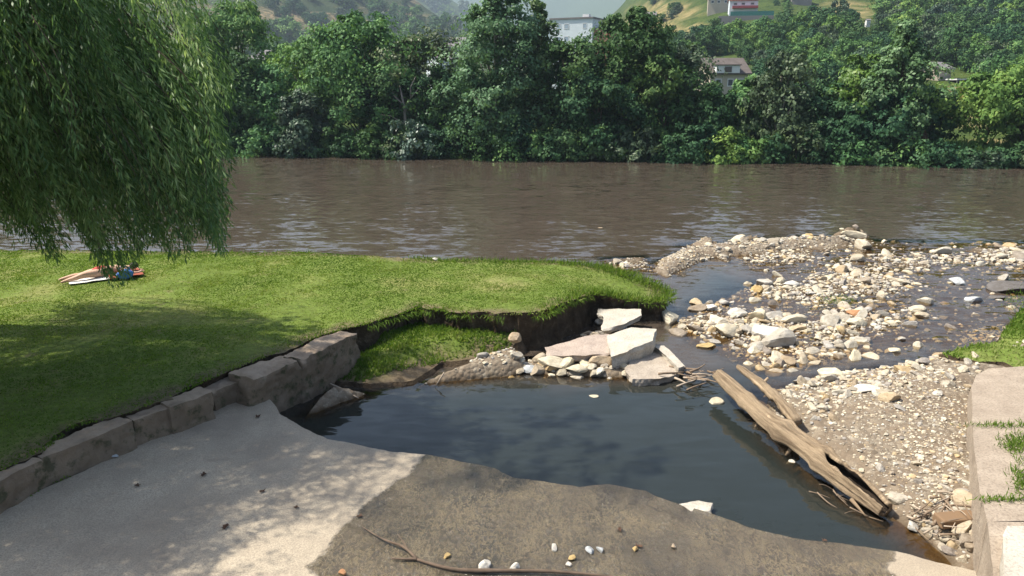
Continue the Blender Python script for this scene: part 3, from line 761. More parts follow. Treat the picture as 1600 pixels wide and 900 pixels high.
for i, (cx, by, ty, wp, dep, prof, lm, label, kw) in enumerate(FT):
    w0 = at(cx, by, 0.0)
    Yb = float(bank_y(np.array([w0[0]]))[0]) + dep
    x = (cx - 800) / F * (Yb * CT + (CZ - 4) * ST) 
    zb = float(hill_z(np.array([x]), np.array([Yb]))[0])
    top = at_y(cx, ty, Yb)[2]
    H = top - zb; Wd = wp / F * Yb * 1.08
    n = int(17000 * min(1.7, max(.5, H * Wd / 70)))
    kw = dict(kw)
    name = 'poplar_tree' if prof == 'poplar' else ('bush' if prof == 'shrub' else ('willow_tree' if kw.get('droop') else 'bank_tree'))
    tree(name, (x, Yb, zb), H, Wd, prof, lm, n, 0.27 if lm != 'leaf_pop' else .25, 100 + i, label, 'bush' if prof == 'shrub' else 'tree', 'trees along the far bank', **kw)
# waterside shrubs on the far bank
r = np.random.default_rng(5)
SH = [(645, 245, 192, 78, 'leaf_silver', 'silvery white leaved shrub leaning over the far waterline'),
      (958, 252, 238, 44, 'leaf_bright', 'low bright green bush at the foot of the dark trees'),
      (1415, 258, 185, 46, 'leaf_brown', 'withered brown bush under the pointed poplar'),
      (1490, 205, 140, 34, 'leaf_yellow', 'yellow bush between two trees on the right of the far bank')]
for i, (cx, by, ty, wp, lm, label) in enumerate(SH):
    Yb = float(bank_y(np.array([at(cx, 250, 0)[0]]))[0]) + (0.6 if i < 2 else 2.2 if i == 2 else 34)
    p = at_y(cx, by, Yb); zb = float(hill_z(np.array([p[0]]), np.array([Yb]))[0]) if i != 1 else 0.15
    H = at_y(cx, ty, Yb)[2] - zb
    tree('shrub', (p[0], Yb, zb), max(H, .8), wp / F * Yb, 'shrub', lm, 3400, 0.24, 300 + i, label, 'shrub', 'shrubs along the far bank', z0=.1, lobes=8)
k = 0
for cx in list(range(345, 1680, 29)):
    cx = cx + r.uniform(-8, 8)
    x = at(cx, 250, 0)[0]; Yb = float(bank_y(np.array([x]))[0]) + r.uniform(0.1, 1.4)
    x = at_y(cx, 250, Yb)[0]
    zb = max(-.1, float(hill_z(np.array([x]), np.array([Yb]))[0]))
    lm = ['leaf_dark', 'leaf_dark', 'leaf_dark', 'leaf_mid', 'leaf_grey'][int(r.integers(0, 5))]
    nm = {'leaf_dark': 'low dark green shrub overhanging the far waterline', 'leaf_mid': 'low mid green shrub overhanging the far waterline', 'leaf_grey': 'low grey green shrub overhanging the far waterline'}[lm]
    tree('shrub', (x, Yb, zb), r.uniform(1.3, 2.9) * (0.62 if cx > 1440 else 1), r.uniform(2.2, 3.6), 'shrub', lm, 2200, 0.24, 400 + k, nm, 'shrub', 'shrubs along the far bank', z0=.05, lobes=7)
    k += 1
# far-bank grasses and brambles
mb = MB(); n = 26000
x = r.uniform(-48, 62, n); yb = bank_y(x) + r.uniform(0.0, 5.0, n)
z = hill_z(x, yb)
kk = z > -0.02
P = np.column_stack([x, yb, z])[kk]
D = unit(r.normal(size=P.shape) * .5 + np.array([0, -.2, 1]))
leaf_quads(mb, P, D, r.uniform(.3, .8, len(P)), r.uniform(.06, .16, len(P)), 0.4 + .2 * r.normal(size=len(P)), 0, r)
tag(mb.build('bank_undergrowth', M['leaf_mid']), 'rough grass and brambles covering the far bank', 'undergrowth', kind='stuff')

# pale bare tree between the far trees
bt = empty('bare_tree', (0, 0, 0)); Yb = float(bank_y(np.array([-8.0]))[0]) + 2.6
base = at_y(636, 240, Yb); base[2] = float(hill_z(np.array([base[0]]), np.array([Yb]))[0]); bt.location = base
mb = MB()
tube(mb, [(0, 0, -.3), (0, 0, 1.2), (-.1, 0, 3.0), (-.4, 0, 4.6)], [.16, .13, .1, .04], 7)
mb.build('trunk', M['bark_pale'], bt, True)
for pts in ([(-.05, 0, 2.4), (.5, -.1, 3.6), (1.3, -.1, 4.5)], [(-.1, 0, 3.0), (-.9, -.1, 3.8), (-1.2, 0, 5.0)], [(.5, -.1, 3.6), (.5, -.2, 4.4), (.9, 0, 5.2)], [(0, 0, 1.5), (-1.2, -.2, 2.2), (-2.2, -.3, 2.3)]):
    mb = MB(); tube(mb, pts, [.075, .055, .02], 6); mb.build('branch', M['bark_pale'], bt, True)
tag(bt, 'pale bare branched tree among the dark trees', 'tree')

# woods on the right-hand hillside
protos = []
for i, (lm, prof, label) in enumerate([('leaf_dark', 'round', 'dark rounded tree in the wood on the right hillside'), ('leaf_mid', 'dome', 'mid green tree in the wood on the right hillside'),
                         ('leaf_grey', 'round', 'pale grey green tree in the wood on the right hillside'), ('leaf_dark', 'dome', 'dark wide tree in the wood on the right hillside')]):
    r2 = np.random.default_rng(900 + i); mb = MB()
    crown(mb, 1.0, 1.15, 0.04, prof, 2400, 0.085, r2, 10)
    tube(mb, [(0, 0, -.1), (0, 0, .2), (.02, 0, .5)], [.03, .025, .015], 5, mi=1, tint=.5)
    protos.append((mb, lm, label))
first = {}
KEEP = [(1130, 112, 38, 18), (1150, 12, 62, 16), (1458, 112, 24, 12), (1507, 126, 22, 12), (1250, 5, 30, 10), (1355, 36, 8, 12), (905, 45, 45, 20), (1010, 45, 25, 10)]
def place_hill_tree(p, h, kind, grp, lab=None, sq=1.0):
    mb, lm, label = protos[kind]
    key = (kind,)
    if key not in first:
        o = mb.build('hillside_tree', [M[lm], M['bark']]); first[key] = o
    else:
        o = first[key].copy(); COL.objects.link(o)
    o.location = p; o.scale = (h * sq, h * sq, h); o.rotation_euler = (0, 0, r.uniform(0, 6.28))
    tag(o, lab or label, 'tree', grp)
    return o
cnt = 0; tries = 0; placed = []
while cnt < 215 and tries < 6000:
    tries += 1
    px_, py_ = r.uniform(1055, 1660), r.uniform(8, 150)
    if py_ < 75 and px_ < 1090 + (75 - py_) * 0.2 and r.uniform() < 0.9: continue
    if py_ < 60 and px_ < 1215 and r.uniform() < 0.75: continue
    if px_ < 1290 and py_ < 26 and r.uniform() < .6: continue
    if ell(KEEP, np.array([px_]), np.array([py_]))[0] > .25 or ell(FIELDS, np.array([px_]), np.array([py_]))[0] > .5: continue
    if any(abs(px_ - a) < 15 and abs(py_ - b_) < 9 for a, b_ in placed): continue
    p = hill_hit(px_, py_, 76)
    if p is None or p[1] < 74: continue
    D_ = np.hypot(p[0], p[1])
    hp_ = r.uniform(20, 38)
    yy_ = np.array([py_ - hp_ * q_ for q_ in (0.2, .5, .8, 1.05)]); xx_ = np.full(4, px_)
    if ell(KEEP, xx_, yy_).max() > .1 or ell(KEEP, xx_ - hp_ * .45, yy_).max() > .3 or ell(KEEP, xx_ + hp_ * .45, yy_).max() > .3: continue
    if ell(FIELDS, xx_, yy_).max() > .6 and r.uniform() < .75: continue
    h = hp_ / F * D_
    place_hill_tree(p, h, int(r.choice([0, 0, 1, 2, 3, 1])), 'trees of the right hillside wood'); placed.append((px_, py_)); cnt += 1
# trees and bushes on the left and middle slopes
for (lab, grp, x0, x1, y0, y1, n, s0, s1) in [('dark bush dotted on the dry left hill', 'bushes on the dry left hill', 425, 735, 2, 66, 80, 9, 20),
                              ('leafy tree on the valley floor behind the far bank trees', 'trees on the valley floor', 400, 980, 66, 112, 42, 24, 42), ('small bush dotted on the dry grassy slope of the right hill', 'bushes on the dry slope of the right hill', 985, 1230, 4, 74, 34, 6, 15)]:
    c = 0
    for _ in range(n * 6):
        if c >= n: break
        px_, py_ = r.uniform(x0, x1), r.uniform(y0, y1)
        if ell([(905, 45, 45, 24), (1140, 20, 66, 22)], np.array([px_]), np.array([py_]))[0] > .2: continue
        p = hill_hit(px_, py_, 78)
        if p is None or p[1] > 1500: continue
        D_ = np.hypot(p[0], p[1])
        place_hill_tree(p - np.array([0, 0, .3]), r.uniform(s0, s1) / F * D_, int(r.choice([0, 1, 2, 3])), grp, lab); c += 1

# ------------------------------------------------------------------ buildings on the far side
M['white_wall'] = plain('white_render', (0.58, 0.63, 0.66), 0.8, .06, .4)
M['cream_wall'] = plain('cream_render', (0.40, 0.35, 0.28), 0.85, .1, .4)
M['grey_wall'] = plain('grey_render', (0.22, 0.205, 0.195), 0.85, .12, .4)
M['brick_wall'] = plain('red_brick_wall', (0.30, 0.13, 0.09), 0.85, .15, .5)
M['slate'] = plain('slate_roof', (0.16, 0.145, 0.145), 0.7, .2, 1.0)
M['brown_roof'] = plain('brown_tile_roof', (0.105, 0.088, 0.080), 0.8, .2, 1.0)
M['red_roof'] = plain('red_roof', (0.26, 0.10, 0.075), 0.8, .2, 1.0)
M['glass'] = plain('dark_window_glass', (0.05, 0.06, 0.075), 0.15, .1, 1, .5)
M['glass_blue'] = plain('grey_blue_window_glass', (0.28, 0.35, 0.42), 0.2, .1, 1, .5)
M['trim'] = plain('white_trim', (0.60, 0.60, 0.59), 0.6, .05, 1)
M['red_trim'] = plain('dark_red_paint', (0.28, 0.055, 0.06), 0.6, .1, 1)
M['fence_green'] = plain('green_mesh_fence', (0.05, 0.17, 0.15), 0.8, .2, 2)
def gable(mb, w, d, z, rise, over=.4, mi=0, th=.18):
    a = w / 2 + over; b = d / 2 + over
    V = [(-a, -b, z), (a, -b, z), (a, 0, z + rise), (-a, 0, z + rise), (a, b, z), (-a, b, z)]
    V = V + [(x, y, zz + th) for x, y, zz in V]
    mb.add(V, [(0, 1, 2, 3), (3, 2, 4, 5), (6, 9, 8, 7), (9, 11, 10, 8), (0, 6, 7, 1), (5, 4, 10, 11), (1, 7, 8, 2), (2, 8, 10, 4), (0, 3, 9, 6), (3, 5, 11, 9)], mi=mi)
def house(name, loc, rz, w, d, h, wallm, roofm, rise, label, wins=(), flat=False, chimney=False, glass='glass', extra=None):
    root = empty(name, loc, rz)
    mb = MB(); box(mb, (-w / 2, -d / 2, -3), (w / 2, d / 2, h))
    if not flat and rise > 0:
        mb.add([(-w / 2, -d / 2, h), (-w / 2, d / 2, h), (-w / 2, 0, h + rise * .92), (w / 2, -d / 2, h), (w / 2, d / 2, h), (w / 2, 0, h + rise * .92)], None, [(0, 2, 1), (3, 4, 5)])
    mb.build('wall', M[wallm], root)
    mb = MB()
    if flat: box(mb, (-w / 2 - .25, -d / 2 - .25, h + .003), (w / 2 + .25, d / 2 + .25, h + .35))
    else: gable(mb, w, d, h + .01, rise)
    rf = mb.build('roof', M[roofm], root)
    if chimney:
        mb = MB(); box(mb, (w * .12, -.5, h + .2), (w * .12 + 1.6, .8, h + (rise if not flat else 0) + 1.3)); mb.build('chimney', M['trim'], rf)
    for (wx, wz, ww, wh) in wins:
        mb = MB(); y0 = -d / 2
        for (a0, a1, c0, c1) in ((wx - ww / 2, wx + ww / 2, wz - wh / 2, wz - wh / 2 + .12), (wx - ww / 2, wx + ww / 2, wz + wh / 2 - .12, wz + wh / 2), (wx - ww / 2, wx - ww / 2 + .1, wz - wh / 2 + .12, wz + wh / 2 - .12), (wx + ww / 2 - .1, wx + ww / 2, wz - wh / 2 + .12, wz + wh / 2 - .12)):
            box(mb, (a0, y0 - .06, c0), (a1, y0 - .003, c1))
        wn_ = mb.build('window', M['trim'], root)
        mb = MB(); box(mb, (wx - ww / 2 + .1, y0 - .03, wz - wh / 2 + .12), (wx + ww / 2 - .1, y0 - .004, wz + wh / 2 - .12)); mb.build('pane', M[glass], wn_)
    if extra: extra(root)
    tag(root, label, 'house', 'houses across the river')
    return root
def spot(px, py, rmin=70):
    return hill_hit(px, py, rmin)
# white block
p = at_y(903, 56, 190); gz = float(hill_z(np.array([p[0]]), np.array([190.0]))[0])
topz = at_y(903, 32, 190)[2]; hh = topz - gz
def red_side(root):
    mb = MB(); box(mb, (5.2, -3.6, -2), (9.6, 4, hh - 2.4)); mb.build('annex', M['brick_wall'], root)
    mb = MB(); box(mb, (5.1, -3.8, hh - 2.397), (9.8, 4.2, hh - 2.0)); mb.build('annex_roof', M['slate'], root)
house('white_building', (p[0], 190, gz), R(-26), 10.6, 9, hh, 'white_wall', 'slate', 0, 'white flat roofed building above the dark trees',
      [(-3.2, hh - 1.6, 1.2, 1.2), (-1.2, hh - 1.6, 1.2, 1.2), (3.4, hh - 1.6, 1, 1.2), (-3.2, hh - 4.4, 1.2, 1.2), (-1.2, hh - 4.4, 1.2, 1.2), (3.4, hh - 4.4, 1, 1.2)], flat=True, chimney=True, glass='glass_blue', extra=red_side)
# brown roofed house behind the bank trees
p = at_y(1126, 122, 104); gz = float(hill_z(np.array([p[0]]), np.array([104.0]))[0]); eav = at_y(1130, 117, 104)[2]
def dormers(root):
    mb = MB(); box(mb, (-1.9, -3.7, eav - gz + .2), (1.2, -1.4, eav - gz + 1.15)); d_ = mb.build('dormer', M['trim'], root)
    mb = MB(); box(mb, (-.8, -3.76, eav - gz + .3), (.1, -3.703, eav - gz + 1.0)); mb.build('pane', M['brown_roof'], d_)
    mb = MB(); box(mb, (-2.05, -3.85, eav - gz + 1.153), (1.35, -1.0, eav - gz + 1.25)); mb.build('dormer_roof', M['brown_roof'], d_)
house('house', (p[0], 104, gz), R(4), 5.0, 6.5, eav - gz, 'cream_wall', 'brown_roof', 2.0, 'brown roofed house with dormer just behind the bank trees',
      [(-1.4, eav - gz - 1.0, .8, 1.0), (0.2, eav - gz - 1.0, .8, 1.0), (1.6, eav - gz - 1.0, .8, 1.0)], extra=dormers)
# pair of houses high on the right hill
for (cx, cy, wpx, hpx, wm, rm, label, col) in [(1122, 18, 30, 20, 'cream_wall', 'slate', 'cream house on the right hilltop beside the red balcony house', None),
                                  (1160, 20, 38, 18, 'white_wall', 'red_roof', 'white house with dark red balcony on the right hilltop', 'red'),
                                  (1250, 8, 26, 10, 'grey_wall', 'slate', 'grey shed house at the top edge on the right hill', None),
                                  (1010, 34, 26, 8, 'grey_wall', 'slate', 'small grey roofed house on the dry slope behind the dark tree', None)]:
    p = spot(cx, cy)
    if p is None: p = at_y(cx, cy, 240)
    D_ = np.hypot(p[0], p[1]); w = wpx / F * D_; h = hpx / F * D_ * .8
    def balc(root, w=w, h=h):
        mb = MB(); box(mb, (-w * .4, -4.2, h * .30), (w * .5, -3.02, h * .52)); mb.build('balcony', M['red_trim'], root)
    house('house', tuple(p), R(-12), w, 6, h, wm, rm, 1.6, label, [(x_ * w, h * .72, w * .14, h * .26) for x_ in (-.3, -.02, .3)], extra=balc if col else None)
p = spot(1165, 33)
if p is not None:
    root = empty('garden_wall', tuple(p), R(-10)); mb = MB(); box(mb, (-7, -.15, -1.5), (7, .15, 1.2)); mb.build('wall', M['grey_wall'], root)
    mb = MB(); box(mb, (-4, -.08, 1.203), (7, .08, 2.3)); mb.build('fence', M['fence_green'], root)
    tag(root, 'grey garden wall with green mesh fence below the hilltop houses', 'wall')
# shed and open shelter on the right
p = at_y(1458, 118, 112); gz = float(hill_z(np.array([p[0]]), np.array([112.0]))[0])
house('shed', (p[0], 112, min(gz, p[2])), R(35), 3.2, 3.4, max(1.4, p[2] - gz + .4), 'cream_wall', 'slate', .9, 'small pale gabled shed behind the trees on the right', [(0, 1.0, .5, .5)])
p = at_y(1507, 131, 108); gz = float(hill_z(np.array([p[0]]), np.array([108.0]))[0])
root = empty('open_shelter', (p[0], 108, gz)); th = at_y(1507, 123, 108)[2] - gz
mb = MB(); box(mb, (-2.0, -1.5, th - .18), (2.0, 1.5, th)); mb.build('roof', M['trim'], root)
for sx in (-1.8, 1.8):
    for sy in (-1.3, 1.3):
        mb = MB(); box(mb, (sx - .07, sy - .07, -.5), (sx + .07, sy + .07, th - .183)); mb.build('post', M['grey_wall'], root)
tag(root, 'open shelter with flat white roof on the right', 'shelter')
p = at_y(1527, 128, 106); gz = float(hill_z(np.array([p[0]]), np.array([106.0]))[0])
root = empty('utility_pole', (p[0], 106, gz)); th = at_y(1527, 104, 106)[2] - gz
mb = MB(); tube(mb, [(0, 0, -.3), (0, 0, th)], [.1, .07], 8); mb.build('post', M['grey_wall'], root, True)
mb = MB(); box(mb, (-.5, -.05, th - .5), (.5, .05, th - .38)); mb.build('crossarm', M['grey_wall'], root)
tag(root, 'thin grey pole beside the white roofed shelter', 'pole')
p = spot(1355, 42)
if p is not None:
    root = empty('wayside_hut', tuple(p)); s = np.hypot(p[0], p[1]) / F
    mb = MB(); box(mb, (-2.6 * s, -.5, -.5), (2.6 * s, .5, 8 * s)); mb.build('wall', M['trim'], root)
    mb = MB(); gable(mb, 5.2 * s, 1, 8 * s + .004, .3, .1, th=.06); mb.build('roof', M['slate'], root)
    tag(root, 'tiny white hut standing alone on the right hillside', 'hut')
# village houses glimpsed on the left
for i, (cx, cy, Yd, wpx, hpx, wm, rm, label) in enumerate([(408, 100, 150, 34, 16, 'white_wall', 'slate', 'white house glimpsed through leaves right of the willow'), (428, 88, 175, 26, 12, 'grey_wall', 'slate', 'slate roofed house glimpsed above the white one'),
                          (700, 76, 180, 34, 12, 'grey_wall', 'slate', 'long grey roofed house between the olive tree and the tall poplar'), (716, 66, 220, 20, 9, 'cream_wall', 'slate', 'small cream house above the long grey roofed one'), (684, 96, 130, 18, 18, 'white_wall', 'slate', 'white gabled house between the olive tree and the tall poplar'), (520, 92, 160, 34, 10, 'grey_wall', 'slate', 'grey house hidden behind the rounded trees on the left')]):
    p = at_y(cx, cy + hpx / 2, Yd); gz = float(hill_z(np.array([p[0]]), np.array([float(Yd)]))[0])
    w = wpx / F * Yd; topz = at_y(cx, cy - hpx * .1, Yd)[2]
    house('house', (p[0], Yd, gz), R([8, -20, 15, 0, 30, -8][i]), w, 5, topz - gz, wm, rm, hpx / F * Yd * .55, label, [(x_ * w, topz - gz - .9, w * .15, .9) for x_ in (-.3, 0, .3)])

# ------------------------------------------------------------------ kerb wall on the left
def rough_block(P0, P1, width, ztop, zbot, seed, taper=0.0):
    """a cut stone between two points of its front top edge, running back from the face"""
    P0 = np.array(P0[:2]); P1 = np.array(P1[:2]); L = np.linalg.norm(P1 - P0); t = (P1 - P0) / L
    P0 = P0 - t * .022; P1 = P1 + t * .022; L += .044
    nrm = np.array([-t[1], t[0]])
    nu, nv, nw = max(8, int(L / .035)), 14, max(8, int((ztop - zbot) / .04))
    mb = MB()
    def face(fu, n1, n2):
        a = np.linspace(0, 1, n1); b_ = np.linspace(0, 1, n2); A_, B_ = np.meshgrid(a, b_)
        u, v, w = fu(A_, B_)
        e = 0.03
        # round the arrises a little
        def rd(q, size): return q
        x = P0[0] + t[0] * u * L + nrm[0] * v * width; y = P0[1] + t[1] * u * L + nrm[1] * v * width
        z = zbot + (ztop - zbot) * w
        cu, cv, cw = (u - .5) * 2, (v - .5) * 2, (w - .5) * 2
        k = (0.010 if zbot > -.5 else .02) * (np.clip(np.abs(cu) - (1 - .1 / max(L, .2)), 0, 1) * L * 4 + np.clip(np.abs(cv) - .82, 0, 1) * 4 + np.clip(np.abs(cw) - .90, 0, 1) * 6)
        x -= (t[0] * cu + nrm[0] * cv) * k; y -= (t[1] * cu + nrm[1] * cv) * k; z -= cw * k
        d = 0.055 if zbot > -.5 else 0.13
        x = x + d * fbm(x * 2.3 + seed, y * 2.3, z * 2.3, 4, 51); y = y + d * fbm(x * 2.3, y * 2.3 + seed, z * 2.3, 4, 52); z = z + d * .7 * fbm(x * 2.1, y * 2.1, z * 2.1 + seed, 4, 53)
        hf = .045 * fbm(x * 6.5, y * 6.5, z * 6.5 + seed, 4, 57); x = x - t[0] * cu * np.abs(hf) - nrm[0] * cv * np.abs(hf) * 1.5; y = y - t[1] * cu * np.abs(hf) - nrm[1] * cv * np.abs(hf) * 1.5; z = z - np.abs(hf) * cw
        V = np.stack([x, y, z], -1).reshape(-1, 3)
        I = (np.arange(n2 - 1)[:, None] * n1 + np.arange(n1 - 1)[None, :]).ravel()
        mb.add(V, np.stack([I, I + 1, I + n1 + 1, I + n1], -1))
    face(lambda a, b_: (a, b_, a * 0 + 1), nu, nv)
    face(lambda a, b_: (a, a * 0, b_), nu, nw); face(lambda a, b_: (1 - a, a * 0 + 1, b_), nu, nw)
    face(lambda a, b_: (a * 0, 1 - a, b_), nv, nw); face(lambda a, b_: (a * 0 + 1, a, b_), nv, nw)
    return mb
kw_root = empty('kerb_wall', at(205, 660, 0.3))
segs = [((-330, 925), (-190, 852), .50, LZ + .00, -.2), ((-189, 851.5), (-18, 761), .46, LZ + .02, -.2), ((-17, 760.5), (67, 715.5), .46, LZ + .02, -.2), ((67.5, 715), (209, 656.5), .42, LZ + .015, -.2), ((211, 655.5), (267, 636), .42, LZ - .01, -.2), ((268, 635.5), (334, 611.5), .40, LZ + .015, -.2),
        ((335, 611), (392, 588), .44, LZ - .10, -.2), ((392, 592), (470, 560), .62, LZ + .03, -.7), ((472, 560), (560, 519), .50, LZ + .04, -.7)]
for i, (a, b_, wd, zt, zb) in enumerate(segs):
    o = rough_block(at(a[0], a[1], zt), at(b_[0], b_[1], zt), wd, zt, zb, 3.7 * i + 1).build('stone_block', M['kerb'], kw_root, True)
    o.matrix_parent_inverse = Matrix.Translation(kw_root.location).inverted()
tag(kw_root, 'weathered stone kerb wall between the lawn and the concrete ramp', 'kerb wall')

# concrete wall on the right
rw = empty('concrete_wall', at(1560, 720, 0.5))
def wall_z(x, y): return 0.80 + 0.015 * fbm(x, y, 0, 3, 61)
mb = MB(); pl = W([(1519, 640), (1518, 604), (1526, 585), (1545, 575), (1600, 572), (2100, 572), (2100, 815), (1542, 815), (1532, 770), (1522, 700)], .8)
sheet(mb, pl, .09, wall_z, .06, .012, (-.4, 5, lambda f: 0.02 * f), 24)
o = mb.build('wall_body', [M['wall'], M['wall']], rw, True); o.matrix_parent_inverse = Matrix.Translation(rw.location).inverted()
mb = MB(); pl = W([(1542, 817), (2100, 817), (2100, 1100), (1600, 1100), (1552, 905)], .84)
sheet(mb, pl, .08, lambda x, y: .86 + .012 * fbm(x * 2, y * 2, 0, 3, 62), .06, .010, (-.4, 4, lambda f: 0.0), 25)
o = mb.build('end_block', [M['wall'], M['wall']], rw, True); o.matrix_parent_inverse = Matrix.Translation(rw.location).inverted()
mb = MB(); pl = W([(1566, 836), (1574, 822), (2100, 822), (2100, 1100), (1640, 1100), (1570, 905)], 1.0)
sheet(mb, pl, .08, lambda x, y: 1.0 + .012 * fbm(x * 2, y * 2, 0, 3, 64), .06, .010, (.80, 3, lambda f: 0.0), 26)
o = mb.build('step', [M['slab_white'], M['slab_white']], rw, True); o.matrix_parent_inverse = Matrix.Translation(rw.location).inverted()
tag(rw, 'tan concrete bank wall with stepped end on the right', 'wall')
verge_poly = W([(1472, 549), (1520, 536), (1560, 530), (1585, 500), (1600, 482), (1700, 450), (2200, 430), (2200, 574), (1640, 574), (1600, 575), (1570, 562), (1530, 562)], .36)
def verge_z(x, y): return .30 + .30 * sstep(0, 1.5, sdist(verge_poly, x, y) + .9 * sstep(9.2, 10.0, x) * sstep(13.2, 12.0, y)) + .15 * sstep(10, 15, x) + .05 * fbm(x, y, 0, 3, 6)
mb = MB(); sheet(mb, verge_poly, .12, verge_z, .1, .07, (-.1, 3, lambda f: .2 * f), 27)
tag(mb.build('grass_verge', [M['turf'], M['soil']], smooth=True), 'grassy verge behind the concrete wall on the right', 'verge', kind='structure')

# ------------------------------------------------------------------ stones
def stone_mesh(seed, sub=3, ang=5):
    r_ = np.random.default_rng(seed)
    bm = bmesh.new(); bmesh.ops.create_icosphere(bm, subdivisions=sub, radius=1)
    V = np.array([v.co[:] for v in bm.verts]); T = np.array([[v.index for v in f.verts] for f in bm.faces]); bm.free()
    for _ in range(ang):
        n = unit(r_.normal(size=3)); c = r_.uniform(.42, .80)
        d = V @ n - c
        V = V - np.maximum(d, 0)[:, None] * n * .9
    V = V * (1 + .16 * fbm(V[:, 0] * 1.4 + seed, V[:, 1] * 1.4, V[:, 2] * 1.4, 4, seed))[:, None]
    return V, T
NST = 10
SM = []
for k in range(NST):
    V, T = stone_mesh(700 + k, 3, 7 + k % 5)
    me = bpy.data.meshes.new('stone'); me.from_pydata(V.tolist(), [], T.tolist()); me.materials.append(M['rock'])
    SM.append(me)
LOW = [stone_mesh(800 + k, 1, 6) for k in range(8)]
ro = np.random.default_rng(99)
def bed1(p): return float(bed_z(np.array([p[0]]), np.array([p[1]]))[0])
def put_stone(loc, s, rot, label, group, mesh=None, mat=None, name='river_stone'):
    me = SM[mesh if mesh is not None else int(ro.integers(NST))]
    if mat is not None:
        me = me.copy(); me.materials.clear(); me.materials.append(mat)
    o = bpy.data.objects.new(name, me); COL.objects.link(o)
    o.location = loc; o.scale = s; o.rotation_euler = rot
    tag(o, label, 'stone', group); return o
def col_rock(name, c): return mat_rock(name, [(0.0, c), (1.0, [min(1, x * 1.06) for x in c])])
cream, white_, ochre, dark_, orange_, bluegrey, tan_ = [col_rock('stone_' + n, c) for n, c in (('cream', (.54, .48, .36)), ('white', (.60, .57, .51)), ('ochre', (.46, .33, .15)), ('dark', (.13, .12, .115)), ('orange', (.38, .20, .10)), ('bluegrey', (.44, .46, .47)), ('tan', (.42, .33, .23)))]
SPECIAL = [(1577, 448, 56, 24, dark_, 'dark grey boulder at the right edge of the shallows'), (1342, 487, 34, 12, orange_, 'flat orange brown stone in the middle of the shallows'),
  (1240, 498, 38, 19, cream, 'large rounded cream stone in the shallows behind the white block'), (1198, 520, 64, 22, white_, 'long angular white block in the shallows'),
  (1104, 535, 28, 11, ochre, 'smooth yellow ochre stone alone right of the tilted slabs'), (1136, 515, 48, 20, cream, 'broad cream stone left of the long white block'),
  (1155, 488, 32, 18, white_, 'white stone standing up behind the broad cream stone'), (1185, 450, 26, 18, ochre, 'yellowish stone on the upper gravel heap'),
  (1427, 818, 26, 17, white_, 'white stone at the water edge beside the driftwood twigs'), (1117, 621, 28, 15, cream, 'cream stone in the pool at the far end of the log'),
  (927, 612, 17, 9, cream, 'small cream stone alone in the pool'), (833, 572, 36, 18, bluegrey, 'pale blue grey stone at the left of the rubble pile'),
  (861, 573, 44, 22, cream, 'large cream stone in the rubble pile beside the blue grey one'), (916, 561, 26, 20, ochre, 'ochre stone under the edge of the pink slab'),
  (938, 570, 34, 26, tan_, 'tan angular stone below the tilted white slab'), (874, 556, 32, 18, bluegrey, 'grey stone leaning on the pink slab'), (900, 577, 34, 14, cream, 'low cream stone at the front of the rubble pile'),
  (806, 530, 26, 20, tan_, 'tan stone on the corner of the slumped turf'), (1495, 436, 32, 10, bluegrey, 'flat grey stone in the water near the dark boulder'), (1525, 463, 32, 14, bluegrey, 'speckled grey stone in the water below the dark boulder'),
  (1558, 460, 22, 10, dark_, 'small dark stone beside the dark boulder'), (940, 500, 20, 20, white_, 'white stone at the left end of the far slab'), (917, 515, 16, 11, tan_, 'rounded tan stone in front of the far slab'), (974, 507, 16, 9, bluegrey, 'grey stone wedged under the far slab'),
  (1110, 478, 20, 14, white_, 'white stone at the left end of the shallows'), (1093, 476, 24, 14, cream, 'cream stone beside the white one at the left of the shallows'), (1235, 440, 26, 12, white_, 'chalky flat stone on the upper gravel heap'),
  (1462, 642, 18, 12, white_, 'pale round stone alone on the grey gravel bank'), (1345, 740, 14, 9, cream, 'small cream stone beside the middle of the log'), (1236, 712, 14, 10, white_, 'white pebble at the water side of the log'),
  (1352, 632, 36, 12, white_, 'flat white slab stone on the gravel bank'), (180, 713, 12, 7, bluegrey, 'small grey stone at the foot of the kerb wall'), (1335, 366, 36, 12, cream, 'flat cream boulder on the far gravel bar'), (1265, 366, 14, 11, ochre, 'upright yellow stone on the far gravel bar'),
  (939, 352, 9, 3, tan_, 'pale stone breaking the surface far out in the river'), (681, 407, 14, 5, white_, 'white stone at the back edge of the lawn')]
SPM = 0
for i, (cx, cy, wp, hp, m, lab) in enumerate(SPECIAL):
    p = at(cx, cy, 0.1)
    if cy == 713: z = float(slab_z(np.array([p[0]]), np.array([p[1]]))[0]); p = at(cx, cy, z)
    elif cx == 681: z = LZ; p = at(cx, cy, z)
    elif cx == 806: z = .42; p = at(cx, cy, z)
    else: z = max(bed1(p), -.04)
    dist = np.hypot(p[1], CZ - z); s = wp / F * dist / 2 * 1.12
    hz = max(hp / F * dist / 2 * .95, s * .4) if cy != 352 else .04
    put_stone((p[0], p[1], z + hz * .45), (s, s * .8, hz), (ro.uniform(-.15, .15), ro.uniform(-.15, .15), ro.uniform(-.35, .35) + (math.pi if ro.uniform() < .5 else 0)), lab, None, i % NST, m)

